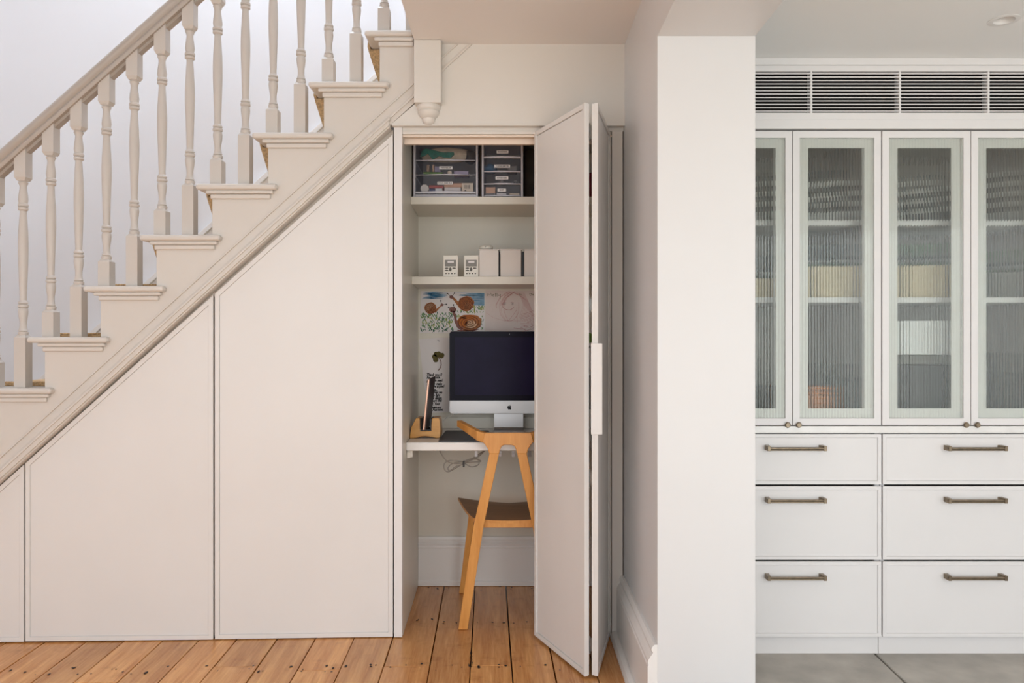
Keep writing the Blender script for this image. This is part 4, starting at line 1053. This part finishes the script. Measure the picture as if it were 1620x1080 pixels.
# remotes
def remote(x0, x1, label):
    t = thing('wall_control', label, 'remote control', ((x0+x1)/2, 3.27, zs2), 'white remote controls on the middle shelf')
    ya, ybk = 3.262, 3.280; zt2 = zs2 + .0915; w_ = x1-x0
    MB().box(x0, x1, ya, ybk, zs2, zt2).build('casing', M['offwhite'], t, bevel=.0025, seg=3)
    MB().box(x0+.12*w_, x1-.12*w_, ya-.0008, ya-.0001, zt2-.048, zt2-.020).build('display_panel', M['lcd'], t, bevel=.0005, seg=1)
    MB().box(x0+.30*w_, x1-.28*w_, ya-.0016, ya-.0009, zt2-.033, zt2-.0245).build('display', M['paper'], t)
    for (u, z_, a, b) in ((.24, .055, .008, .0028), (.24, .0645, .008, .0028), (.74, .055, .008, .0028), (.49, .060, .0055, .0085), (.20, .077, .0032, .003), (.39, .077, .0032, .003), (.59, .077, .0032, .003), (.78, .077, .0032, .003)):
        MB().lathe([(1, 0), (1, -.0014), (.7, -.002), (0, -.002)], (0, 0, 0), 12, axis='y')
        m = MB(); cxx, czz = x0+u*w_, zt2-z_
        ring = lambda rs, yy: [(cxx+rs*a*math.cos(2*PI*k/12), yy, czz+rs*b*math.sin(2*PI*k/12)) for k in range(12)]
        m.loft([ring(1, ya-.0001), ring(1, ya-.0016), ring(.75, ya-.0022)]).build('button', M['button'], t)
remote(X(701, 3.262), X(724.5, 3.262), 'white remote control with grey display on the middle shelf, farther left')
remote(X(734, 3.262), X(757, 3.262), 'white remote control with grey display leaning beside the white boxes')
# white storage boxes
bx = [(758.3, 788.6, 'leftmost white storage box, carrying the small round device'), (791.6, 824.5, 'white storage box between two dark gaps on the middle shelf'), (829.5, 858, 'white storage box half hidden behind the folding leaf')]
for a, b, l in bx:
    t = thing('storage_box', l, 'box', (X((a+b)/2, 3.27), 3.37, zs2), 'white boxes on the middle shelf')
    x0, x1 = X(a, 3.27), X(b, 3.27)
    MB().box(x0, x1, 3.27, 3.48, zs2, zs2+.114).build('box_body', M['box'], t, bevel=.0015)
    MB().box(x0-.0008 if a > 760 else x0-.002, x1+.0035, 3.268, 3.482, zs2+.1142, zs2+.1180).build('lid', M['box'], t, bevel=.001)
for a, b, l in ((789.2, 791.0, 'dark book between the first two white boxes'), (825.2, 828.9, 'dark book between the second and third white boxes')):
    pbox('notebook', X(a, 3.29), X(b, 3.29), 3.29, 3.47, zs2, zs2+.110, M['black'], l, 'book')
pbox('storage_box', .285, .385, 3.28, 3.45, zs2, zs2+.135, M['box'], 'white box at the far right of the middle shelf, seen between the folding leaves', 'box', 'white boxes on the middle shelf')
dv = thing('round_device', 'small round white device with a dark dot on top of the white storage boxes', 'device', (X(769, 3.31), 3.31, zs2+.1182))
MB().lathe([(.0, 0), (.022, 0), (.0285, .004), (.030, .010), (.0275, .0155), (.018, .0185), (0, .0192)], (X(769, 3.31), 3.31, zs2+.1184), 28).build('casing', M['offwhite'], dv, smooth=True)
MB().lathe([(0, -.0010), (.0018, -.0010), (.0018, .002), (0, .002)], (X(768.4, 3.28), 3.2805, zs2+.1184+.0100), 10, axis='y').build('indicator', M['black'], dv)

# ================================================================== KITCHEN CABINETRY
def KX(px): return X(px, DK)
def KZ(py): return Z(py, DK)
# cornice and rails around the grille
xk0, xk1 = XP+.0005, 1.959
vt = thing('air_vent', 'long cream air vent grille of horizontal slats above the glass cabinets', 'vent', (1.3, DK, KZ(190)))
MB().box(xk0, xk1, DK-.010, DK+.02, KZ(104), ZK-.0005).build('vent_frame', M['cabinet'], vt, bevel=.001)
MB().box(xk0, xk1, DK-.006, DK+.02, KZ(113.5), KZ(104.2)).build('vent_frame', M['cabinet'], vt, bevel=.001)
MB().box(xk0, xk1, DK-.006, DK+.02, KZ(190), KZ(179)).build('vent_frame', M['cabinet'], vt, bevel=.001)
MB().box(xk0, xk1, DK+.07, DK+.09, KZ(186), KZ(106)).build('vent_back', M['dark'], vt)
bars = [KX(p) for p in (1143, 1283, 1423, 1563, 1703)]
for bx_ in bars:
    MB().box(bx_-.0035, bx_+.0035, DK-.004, DK+.030, KZ(179), KZ(113.5)).build('vent_bar', M['cabinet'], vt, bevel=.0008, seg=1)
ed = [xk0] + bars + [xk1]
nsl = 12; pitch = (KZ(114.5)-KZ(179))/nsl
for i in range(nsl):
    zc_ = KZ(179) + pitch*(i+0.55)
    for a, b in zip(ed[:-1], ed[1:]):
        a2, b2 = a+.0036, b-.0036
        MB().prism([(DK-.003, zc_-.0018), (DK-.003, zc_+.0016), (DK+.022, zc_+.0066), (DK+.022, zc_+.0050)], 'x', a2, b2).build('vent_slat', M['cabinet'], vt)
struct(MB().box(xk0, xk1, DK-.010, DK+.38, KZ(204.5), KZ(190.3)).build('trim_3', M['cabinet'], bevel=.001))
# marble worktop
mz = MB().box(xk0, xk1, DK-.004, 3.119, KZ(684.5), KZ(673.8))
tag(mz.build('marble_worktop', M['marble'], bevel=.0015), 'thin white marble top between the glass cabinets and the drawers', 'worktop')
# reeded glass pane
def reeded(x0, x1, z0, z1, y, par):
    rib = 0.0105; n = max(1, round((x1-x0)/rib)); rib = (x1-x0)/n; seg = 8
    front = []
    for k in range(n):
        for i in range(seg):
            t = i/seg; front.append((x0+rib*(k+t), y - 0.0023*math.sin(PI*t)))
    front.append((x1, y)); N = len(front)
    vs = [(a, b, z0) for a, b in front] + [(a, b, z1) for a, b in front] + [(x0, y+.003, z0), (x1, y+.003, z0), (x0, y+.003, z1), (x1, y+.003, z1)]
    fs = [(i, i+1, N+i+1, N+i) for i in range(N-1)]
    q0, q1, q2, q3 = 2*N, 2*N+1, 2*N+2, 2*N+3
    fs += [(q1, q0, q2, q3), tuple([q0, q1] + list(range(N-1, -1, -1))), tuple([q3, q2] + list(range(N, 2*N))), (0, N, q2, q0), (q1, q3, 2*N-1, N-1)]
    mb = MB(); mb.add(vs, fs)
    o = mb.build('reeded_glass', M['glass'], par); 
    for p in o.data.polygons[:N-1]: p.use_smooth = True
    o.data.set_sharp_from_angle(angle=math.radians(42))
    return o
ztd, zbd = KZ(207), KZ(672.2)
def glass_cab(px0, px1, label, knob):
    x0, x1 = KX(px0), KX(px1); xm = (x0+x1)/2
    t = thing('glass_cabinet', label, 'cabinet', (xm, DK+.02, KZ(673.5)), 'glazed cabinets over the marble top')
    c = MB(); z0, z1 = KZ(673.5), KZ(204.8)
    c.box(x0, x0+.016, DK+.021, 3.10, z0, z1).box(x1-.016, x1, DK+.021, 3.10, z0, z1).box(x0+.016, x1-.016, DK+.03, 3.10, z1-.016, z1).box(x0+.016, x1-.016, DK+.03, 3.10, z0, z0+.014).box(x0+.016, x1-.016, 3.09, 3.10, z0+.014, z1-.016)
    c.build('carcass', M['cabin'], t)
    for py in (352.5, 474.5):
        MB().box(x0+.0165, x1-.0165, DK+.075, 3.089, Z(py+4, DK+.075), Z(py-4.5, DK+.075)).build('shelf', M['cabinet'], t)
    for s in (0, 1):
        a, b = (x0+.0012, xm-.0015) if s == 0 else (xm+.0015, x1-.0012)
        P = [(a, zbd), (b, zbd), (b, ztd), (a, ztd)]
        d = frame_mesh(MB(), P, .024, DK, DK+.020).build('door', M['cabinet'], t, bevel=.001)
        Pi = [(a+.0243, zbd+.0243), (b-.0243, zbd+.0243), (b-.0243, ztd-.0243), (a+.0243, ztd-.0243)]
        # reeded pane over a broad white inner border
        reeded(a+.0245, b-.0245, zbd+.0245, ztd-.0245, DK+.005, d)
        frame_mesh(MB(), Pi, .0325, DK+.0135, DK+.020).build('inner_frame', M['white'], d)
        kx = (b-.018) if s == 0 else (a+.018)
        MB().lathe([(0.0, -.007), (.0075, -.007), (.0105, -.002), (.0095, .0), (0, .0)], (kx, DK-.0050, zbd+.0010), 16, axis='y').build('knob', M['bronze'], d, smooth=True)
    return t, x0, x1
gA, gx0, gx1 = glass_cab(1113.5, 1394.5, 'reeded-glass cabinet next to the white wall pier, a copper basket inside', 0)
gB, hx0, hx1 = glass_cab(1395.5, 1676.5, 'reeded-glass cabinet farthest from the pier, a white box inside', 0)
# drawer units
def drawer_unit(px0, px1, label, hx):
    x0, x1 = KX(px0), KX(px1)
    t = thing('drawer_cabinet', label, 'cabinet', ((x0+x1)/2, DK+.02, 0), 'drawer cabinets under the marble top')
    c = MB(); c.box(x0, x0+.016, DK+.021, 3.10, .066, KZ(685)).box(x1-.016, x1, DK+.021, 3.10, .066, KZ(685)).box(x0+.016, x1-.016, DK+.03, 3.10, .066, .082).box(x0+.016, x1-.016, DK+.04, 3.10, KZ(685)-.016, KZ(685))
    c.build('carcass', M['cabinet'], t)
    MB().box(x0+.016, x1-.016, DK+.034, DK+.036, .083, KZ(685)-.017).build('seam_shade', M['dark'], t)  # thin dark sheet standing in for shade behind the drawer seams
    MB().box(x0, x1, DK+.030, DK+.046, 0.0005, .0655).build('kickboard', M['cabinet'], t)
    for (ya, yb2, hy) in ((686.3, 766.0, 707.5), (769.0, 885.5, 789.5), (888.3, 1007.3, 910.5)):
        P = [(x0+.0014, KZ(yb2)), (x1-.0014, KZ(yb2)), (x1-.0014, KZ(ya)), (x0+.0014, KZ(ya))]
        d = MB().prism(inset(P, .002)[1], 'y', DK+.0072, DK+.020).build('drawer_front', M['cabinet'], t)
        MB().prism(inset(P, .0132)[1], 'y', DK+.0036, DK+.0071).build('front_panel', M['cabinet'], d)
        frame_mesh(MB(), P, .0125, DK, DK+.0071).build('front_frame', M['cabinet'], d, bevel=.0010)
        cx_ = KX(hx); L = .103; zc_ = KZ(hy); h = MB()
        h.tube([(cx_-L, DK-.026, zc_), (cx_+L, DK-.026, zc_)], .0042, 12)
        h.tube([(cx_-L*.93, DK-.026, zc_-.006), (cx_+L*.93, DK-.026, zc_-.006)], .0026, 8)
        for s in (-1, 1):
            h.prism([(cx_+s*L, DK-.031), (cx_+s*(L-.010), DK-.031), (cx_+s*(L-.016), DK+.0034), (cx_+s*L, DK+.0034)], 'z', zc_-.009, zc_+.0085)
        h.build('handle', M['bronze'], d, bevel=.0008, seg=1)
    return t
drawer_unit(1113.5, 1395.2, 'white three-drawer cabinet next to the wall pier under the marble top', 1256.5)
drawer_unit(1396.2, 1679, 'white three-drawer cabinet farther from the pier with wide drawers', 1539.8)

# ceiling downlight
dn = thing('downlight', 'round white recessed downlight in the kitchen ceiling', 'ceiling light', (lx, ly, ZK-.002))
MB().lathe([(.0295, .0), (.0300, -.0015), (.0420, -.0022), (.0452, -.0012), (.0455, -.0002)], (lx, ly, ZK-.0002), 40, caps=False).build('rim', M['white'], dn, smooth=True)
MB().lathe([(.0296, .0), (.0270, .006), (.0245, .020), (.021, .036), (.0, .040)], (lx, ly, ZK-.0003), 32, caps=False).build('reflector', M['white'], dn, smooth=True)
MB().lathe([(.0, .0), (.016, .0), (.016, .003), (.0, .003)], (lx, ly, ZK+.030), 24).build('lens', M['offwhite'], dn, smooth=True)

# ================================================================== CROCKERY AND BOXES BEHIND THE GLASS
ysh = DK + .075
zsb = KZ(673.5) + .0143            # cabinet floor
zs_l = Z(474.5-4.5, ysh) + .0003   # lower shelf
zs_u = Z(352.5-4.5, ysh) + .0003   # upper shelf
def bowl(x, y, z, r, h, m, label, group, name='bowl'):
    pf = [(r*.42, 0), (r*.45, .003), (r*.75, h*.35), (r, h), (r-.003, h), (r*.72, h*.38), (r*.3, .006), (0.0, .005)]
    o = MB().lathe(pf, (x, y, z), 24, caps=False).build(name, m, smooth=True); tag(o, label, name.replace('_', ' '), group); return o
def plate(x, y, z, r, m, label, group):
    pf = [(0, 0), (r*.6, 0), (r, .010), (r, .0125), (r*.62, .004), (0, .003)]
    o = MB().lathe(pf, (x, y, z), 28, caps=False).build('plate', m, smooth=True); tag(o, label, 'plate', group); return o
def cup(x, y, z, r, h, m, label, group):
    pf = [(0, 0), (r*.8, 0), (r, h), (r-.002, h), (r*.8-.002, .004), (0, .004)]
    o = MB().lathe(pf, (x, y, z), 20, caps=False).build('tumbler', m, smooth=True); tag(o, label, 'glass', group); return o
ymid = DK + .20
# upper shelf: stacks of bowls behind each door
def stack_bowls(x, z, n, r, ms, where):
    zc_ = z
    for k in range(n):
        bowl(x, ymid, zc_, r, .045, ms[k % len(ms)], ('bowl at the foot' if k == 0 else 'bowl at the top' if k == n-1 else ['', 'second bowl up', 'third bowl up', 'fourth bowl up', 'fifth bowl up', 'sixth bowl up', 'seventh bowl up', 'eighth bowl up'][k]) + ' of the top-shelf stack ' + where, 'bowls stacked ' + where); zc_ += .019
for i, (px, n, w_, ms) in enumerate(((1208, 8, 'beside the wall pier', ('china', 'chinadark')), (1296, 9, 'behind the second glass door, left', ('china', 'chinadark', 'chinablue')), (1328, 7, 'behind the second glass door, right', ('china', 'chinadark')),
                      (1440, 8, 'behind the third glass door, left', ('china', 'chinablue')), (1486, 6, 'behind the third glass door, right', ('chinadark', 'china')), (1590, 9, 'behind the last glass door', ('china', 'chinadark')))):
    stack_bowls(X(px, ymid), zs_u, n, .040, [M[q_] for q_ in ms], w_)
# middle shelf: boxes in front, glasses and green bowls behind them
pbox('linen_box', X(1277, DK+.14), gx1-.018, DK+.10, DK+.30, zs_l, zs_l+.115, M['linen'], 'beige linen box on the middle shelf behind the second glass door', 'box', 'linen boxes behind the glass', .003)
pbox('linen_box', X(1418, DK+.14), X(1508, DK+.14), DK+.10, DK+.30, zs_l, zs_l+.118, M['linen'], 'beige linen box on the middle shelf behind the third glass door', 'box', 'linen boxes behind the glass', .003)
pbox('linen_box', X(1560, DK+.14), hx1-.018, DK+.10, DK+.30, zs_l, zs_l+.095, M['lcd'], 'greyish box on the middle shelf behind the last glass door', 'box', 'linen boxes behind the glass', .003)
pbox('linen_box', X(1130, DK+.14), X(1226, DK+.14), DK+.10, DK+.30, zs_l, zs_l+.070, M['linen'], 'low beige box on the middle shelf beside the wall pier', 'box', 'linen boxes behind the glass', .003)
for (px, z, w_) in ((1190, .072, 'on the low beige box beside the pier'), (1298, .117, 'on the linen box behind the second door, left'), (1331, .117, 'on the linen box behind the second door, right'), (1440, .120, 'on the linen box behind the third door, left'), (1486, .120, 'on the linen box behind the third door, right'), (1600, .097, 'on the greyish box behind the last door')):
    xq = X(px, ymid); zq = zs_l + z
    for k in range(3): plate(xq, ymid, zq+k*.0128, .040, (M['greenjar'], M['china'], M['chinablue'])[k], ('lowest green', 'middle white', 'upper grey')[k] + ' plate in the pile ' + w_, 'plates piled ' + w_)
    bowl(xq, ymid, zq+.040, .037, .045, M['greenjar'] if px > 1400 else M['chinablue'], 'bowl on top of the plates ' + w_, None)
# bottom compartment
bk_ = thing('copper_basket', 'copper wire basket at the bottom behind the second glass door', 'basket', (X(1299, DK+.12), DK+.14, zsb))
q = MB(); bx0, bx1, by0, by1 = X(1275, DK+.09), X(1320, DK+.09), DK+.09, DK+.24
for k in range(7): 
    zq = zsb+.004+k*.018; q.tube([(bx0, by0, zq), (bx1, by0, zq), (bx1, by1, zq), (bx0, by1, zq)], .0022, 6, closed=True)
q.build('basket_wire', M['copper'], bk_, smooth=True)
q = MB()
for k in range(9):
    xq = bx0+(bx1-bx0)*k/8; q.tube([(xq, by0-.002, zsb+.002), (xq, by0-.002, zsb+.118)], .002, 6); q.tube([(xq, by1+.002, zsb+.002), (xq, by1+.002, zsb+.118)], .002, 6)
q.build('basket_wire', M['copper'], bk_, smooth=True)
MB().box(bx0, bx1, by0, by1, zsb+.0005, zsb+.004).build('basket_base', M['copper'], bk_)
MB().box(bx0+.006, bx1-.006, by0+.006, by1-.006, zsb+.0045, zsb+.085).build('napkin_stack', M['salmon'], bk_)
pbox('white_bin', X(1416, DK+.12), X(1510, DK+.12), DK+.10, DK+.28, Z(561, DK+.10), Z(507, DK+.10), M['china'], 'white box resting on the dark tin behind the third glass door', 'box', None, .002)
pbox('dark_tin', X(1418, DK+.12), X(1508, DK+.12), DK+.10, DK+.30, zsb, Z(577, DK+.10), M['darktin'], 'large dark tin at the bottom behind the third glass door', 'tin', None, .004)
pbox('flat_tin', X(1420, DK+.12), X(1506, DK+.12), DK+.11, DK+.29, Z(577, DK+.10)+.0005, Z(561, DK+.10)-.0005, M['lcd'], 'flat grey tin between the dark tin and the white box', 'tin', None, .003)
def jars(L):
    for px, r, h, m, l in L:
        xq = X(px, DK+.17)
        t = thing('jar', l, 'jar', (xq, DK+.17, zsb), 'jars at the bottom of the glass cabinets')
        MB().lathe([(0, 0), (r, 0), (r, h*.82), (r*.85, h*.88), (r*.85, h*.9), (0, h*.9)], (xq, DK+.17, zsb), 20).build('jar_body', m, t, smooth=True)
        MB().lathe([(0, 0), (r*.9, 0), (r*.9, h*.1), (0, h*.1)], (xq, DK+.17, zsb+h*.9+.0003), 20).build('lid', M['chinadark'], t, smooth=True)
jars([(1320, .030, .20, M['chinadark'], 'tall charcoal jar right of the copper basket'), (1342, .021, .15, M['chinablue'], 'narrow grey jar at the right edge behind the second door'),
      (1206, .034, .12, M['darktin'], 'squat dark jar at the bottom beside the wall pier'), (1168, .034, .22, M['chinadark'], 'tall charcoal jar hidden beside the wall pier'),
      (1572, .030, .17, M['darktin'], 'dark jar at the bottom behind the last glass door, left'), (1602, .026, .24, M['chinadark'], 'tall dark jar behind the last glass door, right'), (1300, .030, .01, M['chinadark'], 'x')][:6])
# normals of procedurally lofted parts
for o in bpy.data.objects:
    if o.type == 'MESH' and len(o.data.polygons) < 60000 and o.name.split('.')[0] not in ('clover_leaf', 'clover_stem', 'pin_mark', 'print', 'emblem', 'webcam', 'reeded_glass', 'brushwork', 'pencil_lines', 'lettering', 'nail_hole', 'worn_edge'):
        fixn(o)
fixn(bpy.data.objects['reeded_glass'])
for o in bpy.data.objects:
    if o.name.startswith('reeded_glass.'): fixn(o)
